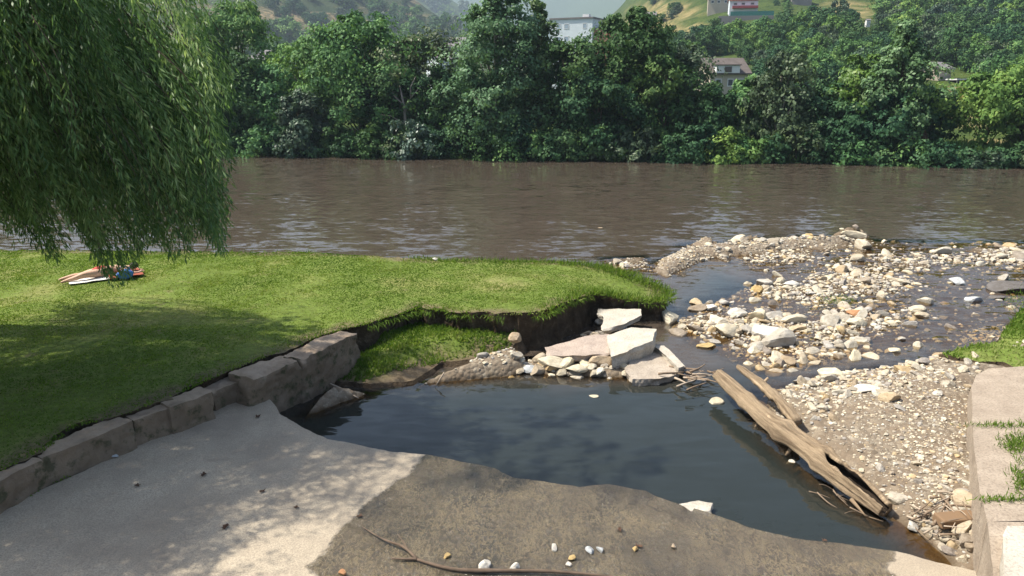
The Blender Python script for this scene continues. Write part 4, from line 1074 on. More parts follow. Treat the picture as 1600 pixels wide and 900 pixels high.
# scattered stones and gravel
cands = []      # (apparent size px, x, y, radius, zone)
ZONES = [(hx, hy, rx * 1.15, ry * 1.15, 1.0, 0) for hx, hy, rx, ry, hh in HEAPS]
zid = []
def scat(n, fx, size, zone, clear=0):
    for _ in range(n):
        cx, cy = fx()
        p = at(cx, cy, .05)
        if p[1] > 45: continue
        s = size()
        cands.append((s / p[1], p[0], p[1], s, zone))
for hx, hy, rx, ry, hh in HEAPS:
    area = rx * ry / 1000.0
    zone = 'far' if hy < 390 else 'mid'
    base = .066 if hy < 420 else .062
    scat(int(95 * area ** .6), lambda: (ro.normal(hx, rx * .62), ro.normal(hy, ry * .62)), lambda: base * math.exp(ro.normal(0, .50)), zone)
    scat(int(340 * area ** .6), lambda: (ro.normal(hx, rx * .75), ro.normal(hy, ry * .75)), lambda: .027 * math.exp(ro.normal(0, .45)), zone)
scat(1000, lambda: (ro.uniform(1090, 1640), ro.uniform(372, 580)), lambda: .05 * math.exp(ro.normal(0, .5)), 'mid')
# the near gravel bank: bigger stones at its back, fine gravel to the front
def bankpt(bx, by, sx, sy):
    def f():
        for _ in range(60):
            c = (ro.normal(bx, sx), ro.normal(by, sy)); p = at(c[0], c[1], .2)
            if sdist(bank_poly, np.array([p[0]]), np.array([p[1]]))[0] > -.12 and c[0] < 1530: return c
        return (1400, 640)
    return f
scat(380, bankpt(1330, 605, 90, 24), lambda: .048 * math.exp(ro.normal(0, .45)), 'bank')
scat(180, bankpt(1260, 640, 45, 26), lambda: .040 * math.exp(ro.normal(0, .4)), 'bank')
scat(1000, bankpt(1400, 625, 90, 45), lambda: .020 * math.exp(ro.normal(0, .45)), 'bank')
scat(2600, bankpt(1420, 720, 80, 75), lambda: .0115 * math.exp(ro.normal(0, .55)), 'bank')
scat(260, bankpt(1470, 800, 30, 50), lambda: .030 * math.exp(ro.normal(0, .5)), 'bank')
scat(70, bankpt(1495, 850, 14, 20), lambda: .06 * math.exp(ro.normal(0, .35)), 'bank')
scat(160, lambda: (ro.normal(885, 50), ro.normal(578, 8)), lambda: .07 * math.exp(ro.normal(0, .5)), 'pile')
scat(120, lambda: (ro.normal(930, 25), ro.normal(520, 9)), lambda: .05 * math.exp(ro.normal(0, .5)), 'pile')
scat(260, lambda: (ro.normal(770, 36), ro.normal(562, 10)), lambda: .030 * math.exp(ro.normal(0, .5)), 'toe')
scat(120, lambda: (ro.normal(640, 70), ro.normal(605, 6)), lambda: .035 * math.exp(ro.normal(0, .5)), 'toe')
scat(900, lambda: (ro.normal(1055, 30), ro.normal(404, 11)), lambda: .026 * math.exp(ro.normal(0, .4)), 'far')
scat(260, lambda: (ro.normal(1545, 22), ro.normal(518, 10)), lambda: .03 * math.exp(ro.normal(0, .4)), 'bank')
scat(120, lambda: (ro.normal(1595, 25), ro.normal(395, 14)), lambda: .09 * math.exp(ro.normal(0, .4)), 'far')
cx_ = np.array([c[1] for c in cands]); cy_ = np.array([c[2] for c in cands])
bz = bed_z(cx_, cy_)
inl = sdist(lawn_poly, cx_, cy_); intr = sdist(terr_poly, cx_, cy_); ins = sdist(slab_poly, cx_, cy_)
ok = []
for i, c in enumerate(cands):
    if inl[i] > -.15 or ins[i] > -.1: continue
    if intr[i] > -.1: continue
    if bz[i] < -0.15 - c[3] * .5: continue
    ok.append(i)
ok.sort(key=lambda i: -cands[i][0])
LAB = {'far': ('pale stone on the gravel bar at the far side of the shallows', 'stones of the far gravel bar'), 'mid': ('pale stone scattered in the shallow stream', 'stones in the shallow stream'),
       'bank': ('stone lying on the near gravel bank beside the log', 'stones of the near gravel bank'), 'pile': ('rubble stone heaped around the broken slabs', 'stones around the broken slabs'), 'toe': ('small stone on the dirt below the slumped turf', 'stones below the slumped turf')}
used = []
nind = 0; gm = MB()
for i in ok:
    a_, x, y, s, zone = cands[i]
    z = bz[i]
    if nind < 262:
        if any((x - u[0]) ** 2 + (y - u[1]) ** 2 < (s + u[2]) ** 2 * .45 for u in used): continue
        used.append((x, y, s)); nind += 1
        s = s * 1.1
        fl = ro.uniform(.5, .85)
        put_stone((x, y, max(z, -.06) + s * fl * .28), (s * ro.uniform(1, 1.5), s * ro.uniform(.85, 1.1), s * fl), (ro.normal(0, .25), ro.normal(0, .25), ro.uniform(0, 6.28)), LAB[zone][0], LAB[zone][1])
    else:
        V, T = LOW[int(ro.integers(8))]
        a = ro.uniform(0, 6.28); ca, sa = math.cos(a), math.sin(a)
        v = V * np.array([s * ro.uniform(1, 1.4), s, s * ro.uniform(.5, .85)])
        tx = ro.normal(0, .3); v = np.column_stack([v[:, 0], v[:, 1] * math.cos(tx) - v[:, 2] * math.sin(tx), v[:, 1] * math.sin(tx) + v[:, 2] * math.cos(tx)])
        v = np.column_stack([v[:, 0] * ca - v[:, 1] * sa + x, v[:, 0] * sa + v[:, 1] * ca + y, v[:, 2] + z + s * .18])
        gm.add(v, None, T, tint=ro.uniform(0, 1))
tag(gm.build('loose_gravel', M['gravel']), 'small pale stones and gravel strewn over the shallows and bank', 'gravel', kind='stuff')

# ------------------------------------------------------------------ broken concrete slabs
def slab_piece(name, pxs, z0, tilt, thick, mat, label, rag=.02, seed=0):
    """a broken plate: outline in plan, tilted about its middle"""
    P = np.array(W(pxs, z0)); c = P.mean(0)
    poly = [tuple(p - c) for p in P]
    mb = MB()
    sheet(mb, poly, .07, lambda x, y: .045 * fbm(x * 2.2, y * 2.2, 0, 5, seed), .05, rag, (-thick, 4, lambda f: -.05 * f), seed)
    mb2 = MB()
    allv = np.concatenate(mb.v)
    o = mb.build(name, [mat, mat])
    o.location = (c[0], c[1], z0); o.rotation_euler = tilt
    tag(o, label, 'concrete slab', 'broken concrete slabs by the pool'); return o
slab_piece('concrete_slab', [(936, 482), (1000, 486), (1002, 494), (975, 505), (945, 511)], .38, (R(2), R(-3), 0), .14, M['slab_white'], 'pale flat slab piece resting on stones under the soil edge', .055, 71)
slab_piece('concrete_slab', [(852, 540), (930, 524), (952, 524), (958, 550), (915, 553), (862, 552)], .34, (R(3), R(-2), 0), .16, M['slab_pink'], 'pinkish slab piece lying left of the tilted white slab', .055, 72)
slab_piece('concrete_slab', [(950, 522), (985, 514), (1026, 518), (1020, 535), (978, 549), (956, 552)], .46, (R(1), R(-5), 0), .32, M['slab_white'], 'thick tilted white slab, highest of the rubble', .05, 73)
slab_piece('concrete_slab', [(975, 577), (985, 560), (1020, 540), (1040, 541), (1070, 572), (1062, 582), (1030, 590), (990, 592)], .16, (R(2), R(2), 0), .3, M['slab_tan'], 'low tan slab piece at the pool edge, half buried', .06, 74)
slab_piece('concrete_slab', [(1020, 541), (1037, 541), (1070, 570), (1060, 574)], .25, (R(1), R(3), 0), .2, M['slab_white'], 'narrow white slab strip along the edge of the tan slab', .015, 75)
o = slab_piece('spill_highlight', [(1062, 787), (1090, 782), (1112, 786), (1108, 796), (1080, 797)], .10, (R(2), R(4), 0), .15, M['slab_white'], 'pale added piece for the highlight of water spilling over the ramp edge', .06, 76)  # added pale plate standing in for the highlight on spilling water

# ------------------------------------------------------------------ driftwood
def smooth_path(P, n):
    P = np.asarray(P, float); t = np.linspace(0, 1, len(P)); s = np.linspace(0, 1, n)
    out = np.column_stack([np.interp(s, t, P[:, i]) for i in range(3)])
    for _ in range(6): out[1:-1] = .25 * out[:-2] + .5 * out[1:-1] + .25 * out[2:]
    return out
def log_mesh(path, rad, seg, hollow_from, gap, seed, bump=.19):
    """weathered trunk, split open and hollow towards its end"""
    n = len(path); T = unit(np.gradient(path, axis=0))
    A = unit(np.cross(T, [0, 0, 1.0])); B = np.cross(A, T)      # A to the right of travel, B up
    ii = np.repeat(np.linspace(0, 1, n)[:, None], seg, 1); jj = np.zeros((n, seg)); op = np.zeros(n, bool)
    for i in range(n):
        f = i / (n - 1)
        g0, g1 = gap(min(1, max(0, (f - hollow_from) / (1 - hollow_from))), i)
        if f <= hollow_from: g0 = g1 = (g0 + g1) / 2
        g1 = max(g1, g0); op[i] = f > hollow_from
        jj[i] = np.linspace(g1, g0 + 2 * math.pi, seg)
    Lh = np.linalg.norm(path[-1] - path[0])
    rr_ = np.asarray(rad)[:, None] * (1 + bump * 2 * fbm(np.cos(jj) * 1.1 + seed, np.sin(jj) * 1.1, ii * Lh * .55, 3, seed) + .13 * noise(np.cos(jj) * 4.5, np.sin(jj) * 4.5, ii * 2.6, seed + 3) + .10 * noise(np.cos(jj) * 8, np.sin(jj) * 8, ii * 9, seed + 6))
    Vv = path[:, None] + rr_[..., None] * (np.cos(jj)[..., None] * A[:, None] + np.sin(jj)[..., None] * B[:, None])
    Q = [(i * seg + j, (i + 1) * seg + j, (i + 1) * seg + j + 1, i * seg + j + 1) for i in range(n - 1) for j in range(seg - 1)]
    mb = MB(); V = Vv.reshape(-1, 3)
    mb.add(V, Q, None, along=(ii * Lh).ravel(), around=(np.abs((jj % (2 * math.pi)) - math.pi)).ravel())
    mb.add(np.vstack([Vv[0], path[0]]), None, [(seg, j, j + 1) for j in range(seg - 1)], along=0, around=.3)
    return mb
lg = empty('driftwood_log', at(1250, 690, .1))
path = smooth_path([at(1122, 585, .40), at(1160, 620, .36), at(1205, 660, .32), at(1262, 700, .30), at(1305, 735, .28), at(1345, 765, .22), at(1384, 797, .14)], 90)
s_ = np.linspace(0, 1, 90)
rad = np.interp(s_, [0, .08, .3, .5, .65, .8, 1], [.10, .125, .14, .16, .18, .18, .12])
rad = rad + .055 * np.exp(-((s_ - .40) / .025) ** 2) + .045 * np.exp(-((s_ - .60) / .03) ** 2) + .03 * np.exp(-((s_ - .2) / .02) ** 2)
jag = .35 * fbm(np.arange(90) * .16, np.zeros(90), 0, 4, 4)
mb = log_mesh(path, rad, 48, .62, lambda f, i: (1.15 - .50 * min(1, f * 5) ** .5 + .7 * jag[i], 1.15 + .85 * min(1, f * 4) ** .6 + jag[i - 9]), 5)
M['rot'] = plain('shaded_rotten_heartwood', (0.028, 0.020, 0.014), .95, .3, 6)  # rotten inner wood with the deep hollow's shade painted into its colour
o = mb.build('trunk', [M['wood'], M['rot']], lg, True); o.matrix_parent_inverse = Matrix.Translation(lg.location).inverted()
sm = o.modifiers.new('thickness', 'SOLIDIFY'); sm.thickness = .055; sm.offset = -1; sm.material_offset = 1
for pts, rd_ in (([at(1190, 652, .2), at(1180, 668, .05)], (.05, .02)), ([at(1240, 695, .2), at(1228, 712, .02)], (.045, .02)), ([at(1330, 780, .12), at(1352, 806, .02), at(1380, 815, .0)], (.03, .012, .01))):
    mb = MB(); tube(mb, pts, rd_, 7, along=.2, around=.2); o = mb.build('branch_stub', M['wood'], lg, True); o.matrix_parent_inverse = Matrix.Translation(lg.location).inverted()
tag(lg, 'long bleached driftwood log, split and hollow at its near end', 'log')
l2 = empty('driftwood_log', at(1195, 625, .2))
path = smooth_path([at(1154, 573, .46), at(1194, 604, .38), at(1222, 630, .34), at(1246, 660, .30)], 40)
mb = MB(); tube(mb, path, np.interp(np.linspace(0, 1, 40), [0, .4, .85, 1], [.055, .085, .11, .08]), 14, wob=.35, seed=4)
V = np.concatenate(mb.v); mb.a['along'] = [(0, np.linspace(0, 2.2, len(V)))]; mb.a['around'] = [(0, np.tile(np.abs(np.linspace(-math.pi, math.pi, 14)), len(V) // 14 + 1)[:len(V)])]
o = mb.build('trunk', M['wood'], l2, True); o.matrix_parent_inverse = Matrix.Translation(l2.location).inverted()
mb = MB(); tube(mb, [path[12], path[12] + np.array([.12, .05, .12])], [.04, .02], 7, along=0, around=0); o = mb.build('branch_stub', M['wood'], l2, True); o.matrix_parent_inverse = Matrix.Translation(l2.location).inverted()
tag(l2, 'thinner driftwood pole lying along the far side of the long log', 'log')

def twig(pts, rad, mat, label, grp, name='twig'):
    c = np.mean(pts, 0); mb = MB(); tube(mb, smooth_path(np.array(pts) - c, 9), np.linspace(rad, rad * .45, 9), 6, wob=.3)
    o = mb.build(name, mat, None, True); o.location = c; tag(o, label, 'twig', grp)
for i in range(24):          # drift caught at the far end of the log
    cx, cy = ro.normal(1092, 20), ro.normal(588, 8); a = ro.normal(0.2, .5); L = ro.uniform(18, 48)
    z = ro.uniform(.05, .22)
    twig([at(cx - L / 2, cy - L * .3 * math.sin(a), z), at(cx, cy + ro.normal(0, 2), z + .03), at(cx + L / 2, cy + L * .3 * math.sin(a), z + ro.uniform(-.05, .05))], ro.uniform(.010, .026), M['twig' if i % 3 else 'twig_pale'], 'thin twig caught at the far end of the long log', 'twigs at the far end of the log')
for i in range(34):          # drift by the wall foot
    cx, cy = ro.normal(1480, 24), ro.normal(800, 17); a = ro.uniform(-1.2, 1.2); L = ro.uniform(16, 60)
    p = at(cx, cy, .2); z = max(bed1(p), 0) + ro.uniform(.03, .12)
    twig([at(cx - L / 2 * math.cos(a), cy - L / 2 * math.sin(a), z), at(cx, cy + ro.normal(0, 2), z + .03), at(cx + L / 2 * math.cos(a), cy + L / 2 * math.sin(a), z + ro.uniform(-.05, .08))], ro.uniform(.007, .022), M['twig' if i % 3 else 'twig_pale'], 'stick in the drift heap at the foot of the right wall', 'sticks at the foot of the right wall')
for i in range(16):          # roots and litter under the log's broken end
    cx, cy = ro.normal(1320, 26), ro.normal(775, 12); a = ro.normal(.7, .5); L = ro.uniform(14, 40)
    twig([at(cx - L / 2, cy - L / 2 * math.sin(a), .08), at(cx, cy + ro.normal(0, 3), .07), at(cx + L / 2, cy + L / 2 * math.sin(a), .03)], ro.uniform(.005, .012), M['twig'], 'thin root trailing from the broken end of the long log', 'roots under the broken end of the log')
twig([at(402 + 110, 598, .1), at(540, 610, .1), at(560, 622, .02)], .02, M['twig_pale'], 'pale stick at the pool edge under the big kerb stones', None)
twig([at(694, 582, .25), at(686, 595, .12), at(680, 603, .02)], .016, M['twig_pale'], 'pale stick leaning on the dirt below the slumped turf', None)
mb = MB()
pl_root = empty('wood_plank', at(1492, 818, .2))
box(mb, (-.28, -.10, 0), (.28, .10, .13)); o = mb.build('plank', mat_wood('plank_wood', (.24, .155, .09), (.12, .075, .045)), pl_root); pl_root.rotation_euler = (.1, .05, R(12))
bv = o.modifiers.new('bevel', 'BEVEL'); bv.width = .02; bv.segments = 2
tag(pl_root, 'short brown timber offcut among the sticks by the right wall', 'timber')

# fallen branch on the wet ramp
br = empty('fallen_branch', at_slab(660, 885))
def sl(px, py, dz=.03): p = at_slab(px, py); p[2] += dz; return p
def brpart(pts, radii, name):
    mb = MB(); q = smooth_path(pts, 16); tube(mb, q, np.interp(np.linspace(0, 1, 16), np.linspace(0, 1, len(radii)), radii), 8, wob=.25)
    o = mb.build(name, M['bark_twig'], br, True); o.matrix_parent_inverse = Matrix.Translation(br.location).inverted(); return o
brpart([sl(648, 876), sl(690, 892), sl(735, 897), sl(800, 896, .05), sl(880, 897, .04), sl(960, 905)], (.014, .022, .026, .025, .02, .014), 'stem')
brpart([sl(652, 877), sl(630, 858, .06), sl(612, 854, .05), sl(590, 843, .04), sl(566, 826)], (.022, .018, .014, .010, .006), 'twig')
brpart([sl(652, 877), sl(632, 877), sl(612, 876)], (.018, .015, .010), 'twig')
brpart([sl(640, 868), sl(632, 858, .09), sl(622, 848, .12)], (.014, .010, .005), 'twig')
tag(br, 'bare forked branch lying on the wet ramp at the bottom edge', 'branch')
# pebbles and dead leaves on the ramp
PEB = [(866, 858, 15, white_, 'white pebble on the wet ramp, left of the pebble pair'), (922, 862, 16, bluegrey, 'grey pebble of the pair on the wet ramp'), (938, 861, 14, bluegrey, 'pale pebble of the pair on the wet ramp'), (895, 874, 13, ochre, 'orange pebble on the wet ramp near the bottom'), (992, 860, 12, ochre, 'ochre pebble next to the dark leaf on the wet ramp'), (1052, 856, 12, tan_, 'tan pebble on the right of the wet ramp'), (760, 888, 24, white_, 'large white pebble beside the fallen branch'), (805, 888, 20, white_, 'white pebble right of the large one beside the branch'), (888, 884, 12, white_, 'small pale pebble behind the end of the branch'), (698, 871, 13, ochre, 'yellowish pebble just above the branch'), (535, 897, 14, orange_, 'orange pebble at the bottom edge of the wet patch')]
for i, (cx, cy, wp, m, lab) in enumerate(PEB):
    p = at_slab(cx, cy); s = wp / F * 9.2 / 2 * 1.1
    put_stone((p[0], p[1], p[2] + s * .35), (s, s * .8, s * .6), (0, 0, ro.uniform(0, 6)), lab, 'pebbles on the wet ramp', i % NST, m, 'pebble')
LEAF = [(562, 808, 'dark red leaf at the left side of the wet ramp'), (968, 829, 'brown leaf in the middle of the wet ramp'), (998, 855, 'black curled leaf next to the ochre pebble'), (410, 769, 'brown leaf alone on the dry concrete'), (318, 743, 'dark leaf on the shaded concrete'), (215, 760, 'small brown leaf left on the shaded concrete'), (403, 652, 'dry leaf near the back corner of the ramp'), (463, 794, 'tiny leaf on the dry concrete near the sunlit patch'), (352, 825, 'tiny leaf in the sunlit patch of concrete'), (1288, 846, 'reddish leaf on the right tip of the ramp')]
for i, (cx, cy, lab) in enumerate(LEAF):
    p = at_slab(cx, cy); mb = MB(); s = ro.uniform(.032, .055)
    a = np.linspace(0, 2 * math.pi, 12, endpoint=False); rr2 = s * (1 + .35 * np.cos(a * 5 + i)) 
    V = np.column_stack([rr2 * np.cos(a), .7 * rr2 * np.sin(a), .015 + .5 * rr2 * np.abs(np.sin(a * 1.5 + i)) ** 2])
    V = np.vstack([V, [0, 0, .012]]); mb.add(V, None, [(12, j, (j + 1) % 12) for j in range(12)])
    o = mb.build('dead_leaf', M['dryleaf']); o.location = p; o.rotation_euler = (0, 0, i * 1.3)
    so = o.modifiers.new('thickness', 'SOLIDIFY'); so.thickness = .003
    tag(o, lab, 'leaf', 'dead leaves on the ramp')

# ------------------------------------------------------------------ grass
rg = np.random.default_rng(12)
def grass(poly, zf, dens, h, name, label, maxy=99, tints=.45, seed=0, miny=0, dirt=None):
    P = np.array(poly); x0, y0 = P.min(0); x1, y1 = P.max(0)
    x0 = max(x0, -22); y1 = min(y1, maxy); y0 = max(y0, miny)
    n = int((x1 - x0) * (y1 - y0) * dens)
    x = rg.uniform(x0, x1, n); y = rg.uniform(y0, y1, n)
    sd = sdist(poly, x, y); k = sd > (-.03 if seed != 3 else .10 + .35 * np.maximum(fbm(x * 1.3, y * 1.3, 0, 3, 8), -.2))
    patch = fbm(x * .6, y * .6, 0, 4, 77 + seed)
    k &= rg.uniform(0, 1, n) < np.clip(1.0 - 1.6 * np.maximum(patch - .12, 0) / .3, .25, 1)
    x, y, sd, patch = x[k], y[k], sd[k], patch[k]
    z = zf(x, y)
    px_, py_ = pix(x, y, z)
    kk = (px_ > -150) & (px_ < 1750) & (py_ < 960); x, y, z, sd, patch = x[kk], y[kk], z[kk], sd[kk], patch[kk]
    n = len(x)
    D = unit(rg.normal(size=(n, 3)) * .5 + np.array([.1, -.1, 1]))
    clump = fbm(x * 3.0, y * 3.0, 0, 3, 5)
    hh_ = h * rg.uniform(.55, 1.3, n) * (1 + 1.2 * np.maximum(clump, 0)) * (1 + .25 * np.exp(-(np.maximum(sd, 0) / .18) ** 2))
    tint = tints + .9 * patch + .35 * clump + .17 * rg.normal(size=n)
    mb = MB()
    S = unit(np.cross(D, rg.normal(size=(n, 3)))) * (.006 + .0009 * y)[:, None]
    P = np.column_stack([x, y, z - .01])
    V = np.stack([P - S, P + S, P + D * hh_[:, None]], 1).reshape(-1, 3)
    mb.add(V, None, np.arange(n * 3).reshape(n, 3), tint=np.repeat(np.clip(tint, 0, 1), 3))
    tag(mb.build(name, M['grass']), label, 'grass', kind='stuff')
grass(lawn_poly, lawn_z, 1300, .028, 'lawn_grass', 'short mown grass blades covering the lawn', maxy=22.5, miny=6)
grass(terr_poly, terr_z, 1500, .075, 'terrace_grass', 'longer grass on the slumped patch of turf', tints=.30, seed=3)
grass(verge_poly, verge_z, 900, .07, 'verge_grass', 'grass on the verge at the right', seed=5, tints=.35)
# taller tufts along the lip of the bank and weeds on the right wall
mb = MB()
lip = densify(lawn_poly, .05)
lp = np.array([q for q in lip if q[1] > 13 and q[0] > -9])
tx_, ty_ = pix(lp[:, 0], lp[:, 1], LZ)
for q, qx, qy in zip(lp, tx_, ty_):
    tip = np.exp(-(((qx - 985) / 90) ** 2))
    back = qy < 430 and qx > 640
    if qy > 436 and qx > 560 and noise(np.array([q[0] * 1.9]), np.array([q[1] * 1.9]))[0] > -.15:      # turf hanging over the lip
        e = .15; gx = sdist(lawn_poly, np.array([q[0] + e, q[0] - e, q[0], q[0]]), np.array([q[1], q[1], q[1] + e, q[1] - e])); nv = unit(-np.array([gx[0] - gx[1], gx[2] - gx[3], 0]))
        m_ = 9; P = np.column_stack([q[0] + nv[0] * .02 + rg.normal(0, .05, m_), q[1] + nv[1] * .02 + rg.normal(0, .05, m_), np.full(m_, float(lawn_z(np.array([q[0]]), np.array([q[1]]))[0]) - .02) - rg.uniform(0, .06, m_)])
        leaf_quads(mb, P, nv * .55 + np.array([0, 0, -.55]) + rg.normal(size=(m_, 3)) * .4, rg.uniform(.07, .2, m_), rg.uniform(.010, .02, m_), .28 + .22 * rg.normal(size=m_), 0, rg)
    n = int((2 if noise(np.array([q[0] * 1.6]), np.array([q[1] * 1.6]))[0] > .1 else 0) + 26 * tip + (10 if back else 0))
    P = np.column_stack([q[0] + rg.normal(0, .10 + .1 * tip, n), q[1] + rg.normal(0, .10 + .1 * tip, n), np.zeros(n)])
    P[:, 2] = lawn_z(P[:, 0], P[:, 1]) - .03
    inn = sdist(lawn_poly, P[:, 0], P[:, 1]) > -.12
    P = P[inn]; n = len(P)
    if not n: continue
    D = unit(rg.normal(size=(n, 3)) * .55 + np.array([.1, -.25, .8]))
    leaf_quads(mb, P, D, rg.uniform(.08, .20, n) * (1 + .6 * tip), rg.uniform(.012, .028, n), .32 + .2 * rg.normal(size=n), 0, rg)
for (cx, cy, sx, sy, n, z) in [(1590, 690, 16, 8, 260, .8), (1585, 700, 10, 5, 200, .8), (1570, 666, 26, 2, 200, .8), (1596, 750, 10, 16, 320, .8), (1560, 783, 22, 2, 160, .8), (1310, 470, 16, 4, 260, .1), (925, 478, 22, 6, 0, .3), (1590, 470, 12, 8, 200, .4)]:
    for _ in range(n):
        p = at(rg.normal(cx, sx), rg.normal(cy, sy), z)
        leaf_quads(mb, p[None], (rg.normal(size=(1, 3)) * .6 + np.array([0, 0, 1])), rg.uniform(.05, .12), .014, .35 + .2 * rg.normal(size=1), 0, rg)
# moss and weeds at the foot of the kerb
for (a, b_) in (((0, 796), (200, 700)), ((-150, 868), (0, 796)), ((200, 700), (395, 612))):
    for f in rg.uniform(0, 1, 420):
        cx = a[0] + (b_[0] - a[0]) * f; cy = a[1] + (b_[1] - a[1]) * f
        if noise(np.array([cx * .03]), np.array([3.0]))[0] < -.05: continue
        p = at_slab(cx + rg.normal(0, 4), cy + rg.normal(-4, 3))
        leaf_quads(mb, p[None], (rg.normal(size=(1, 3)) * .8 + np.array([.2, -.2, .8])), rg.uniform(.03, .08), .02, .2 + .2 * rg.normal(size=1), 0, rg)
tag(mb.build('rough_grass', M['grass']), 'taller grass tufts and weeds along the bank lip, kerb foot and wall top', 'grass', kind='stuff')

# ------------------------------------------------------------------ the hanging willow
rw_ = np.random.default_rng(31)
wt = empty('willow_tree', (-13.2, 14.6, LZ))
def low_edge(px):
    return np.interp(px, [-400, -60, 0, 45, 70, 92, 105, 128, 150, 168, 190, 205, 222, 250, 270, 290, 310, 335, 352, 362, 372, 385, 395], [350, 352, 352, 375, 402, 416, 380, 345, 400, 446, 442, 434, 395, 380, 405, 402, 372, 392, 400, 330, 180, 110, 40])
strands = []; ms = MB(); mlv = MB()
def strand(tipw, L, lean, dense=1.0, tbase=.4):
    """a twig that arches out and hangs; narrow leaves all along it"""
    n = max(8, int(L / .10))
    s = np.linspace(0, 1, n)
    side = unit(np.array([tipw[0] + 11.5, (tipw[1] - 15.5) * .7, 0]))
    up = np.column_stack([-side[0] * L * .42 * (1 - s) ** 1.8 - lean * L * (1 - s), -side[1] * L * .42 * (1 - s) ** 1.8, L * (1 - s) ** 0.92 * .92])
    sw = rw_.normal(0, .05 * L, 2)
    up[:, 0] += sw[0] * np.sin(s * 3); up[:, 1] += sw[1] * np.sin(s * 3)
    P = tipw + up
    k = max(1, int(round(4.3 * dense)))
    seg = np.repeat(np.arange(n - 1), k); f = rw_.uniform(0, 1, len(seg))
    base = P[seg] + (P[seg + 1] - P[seg]) * f[:, None]
    T = unit(P[seg + 1] - P[seg])
    side_d = unit(rw_.normal(size=base.shape))
    D = unit(T * .9 + side_d * .75 + np.array([.08, 0, -.35]))
    base = base + side_d * rw_.uniform(0, .07, (len(seg), 1))
    m = len(seg)
    leaf_quads(mlv, base, D, rw_.uniform(.08, .17, m), rw_.uniform(.016, .030, m), tbase + .17 * rw_.normal(size=m), 0, rw_)
    if rw_.uniform() < .2: tube(ms, P[::3], np.linspace(.010, .003, len(P[::3])), 4, cap=False)
SUNV = np.array(to_sun)
def shade_ok(c):
    """keep boughs out of the places the photo shows in full sun"""
    for zg in (LZ, .32):
        q = c - SUNV * ((c[2] - zg) / SUNV[2])
        a, b_ = pix(q[0], q[1], zg); a = float(a); b_ = float(b_)
        if q[1] < 4: return True
        kerb = np.interp(a, [0, 205, 400, 560], [760, 655, 590, 510])
        if (zg == LZ) != (b_ < kerb): continue
        if zg == LZ:
            return b_ > 476 + 22 * noise(np.array([a * .012]), np.array([1.0]))[0] + (30 if a < 110 else 0) and a < 485
        lim = np.interp(b_, [600, 700, 735, 780, 830, 900], [640, 645, 590, 520, 330, 260])
        if a > lim: return False
        return ((a - 440) / 100) ** 2 + ((b_ - 850) / 52) ** 2 > 1
    return True
# sprays: groups of strands that share a branch end, in view
nspray = 0
for _ in range(400):
    px_ = rw_.uniform(-260, 388)
    le = low_edge(px_)
    u = rw_.uniform() ** 1.5
    py_ = le - u * (le + 190) - 6
    Yd = rw_.uniform(10.8, float(np.interp(px_, [-260, 60, 220, 390], [16.5, 16.0, 13.6, 12.6])))
    tipw = at_y(px_, py_, Yd)
    for t_ in range(12):
        if shade_ok(tipw + np.array([-.2, 0, .9])): break
        Yd = rw_.uniform(9.9 if px_ < 330 else 10.6, float(np.interp(px_, [-260, 60, 220, 390], [16.5, 16.0, 13.6, 12.6]))); tipw = at_y(px_, py_, Yd)
    else:
        if rw_.uniform() < .65: continue
    if tipw[2] < LZ + .45: tipw[2] = LZ + .45 + rw_.uniform(0, .4)
    tb = .45 + .24 * rw_.normal()
    for q in range(int(rw_.integers(7, 12))):
        tq = tipw + np.array([rw_.normal(0, .20), rw_.normal(0, .24), rw_.uniform(0, .7)])
        if px_ > 330: tq[0] = min(tq[0], tipw[0] + .12)
        ax_, ay_ = pix(tq[0], tq[1], tq[2]); over = float(ay_ - low_edge(ax_) + 4)
        if over > 0: tq[2] += over / F * tq[1]
        strand(tq, rw_.uniform(1.0, 2.1), .10, 1.0, tb)
    nspray += 1
# fringe: fine hanging tips along the lower edge
for _ in range(230):
    px_ = rw_.uniform(-80, 362); le = low_edge(px_) - abs(rw_.normal(0, 16))
    tipw = at_y(px_, le, rw_.uniform(11.8, 13.4))
    strand(tipw, rw_.uniform(.6, 1.5), .12, 1.0, .36 + .1 * rw_.normal())
# boughs reaching towards the ramp, left of the view
for _ in range(1100):
    c = np.array([rw_.uniform(-14, -6.4), rw_.uniform(7.0, 12.5), rw_.uniform(3.6, 8.0)])
    px2, py2 = pix(c[0], c[1], c[2])
    if px2 > -190 and py2 > low_edge(max(px2, -60)) - 130 or not shade_ok(c + np.array([-.2, 0, .8])): continue
    for q in range(8): strand(c + rw_.normal(0, .4, 3), rw_.uniform(1.0, 2.0), .06, .8, .38 + .12 * rw_.normal())
# the rest of the crown, above and left of the view
for _ in range(260):
    a = rw_.uniform(0, 6.28); rad_ = 6.2 * math.sqrt(rw_.uniform(.05, 1))
    c = np.array([-11.0 + rad_ * math.cos(a), 15.6 + .85 * rad_ * math.sin(a), 0]); c[2] = rw_.uniform(3.4, 5.0) + 4.4 * math.sqrt(max(0, 1 - (rad_ / 6.6) ** 2)) * rw_.uniform(.2, 1)
    px2, py2 = pix(c[0], c[1], c[2])
    if px2 > 330 or (px2 > -100 and py2 > low_edge(px2) - 140) or not shade_ok(c + np.array([-.2, 0, .8])): continue
    for q in range(7):
        strand(c + rw_.normal(0, .4, 3), rw_.uniform(1.2, 2.4), .06, .75, .38 + .12 * rw_.normal())
mlv.build('crown', M['willow'], wt).matrix_parent_inverse = Matrix.Translation(wt.location).inverted()
tr = MB()
tube(tr, smooth_path([(-13.2, 14.6, LZ - .3), (-13.1, 14.6, 2.5), (-12.6, 14.5, 4.4), (-11.6, 14.6, 5.6)], 14), np.linspace(.48, .30, 14), 14, wob=.25)
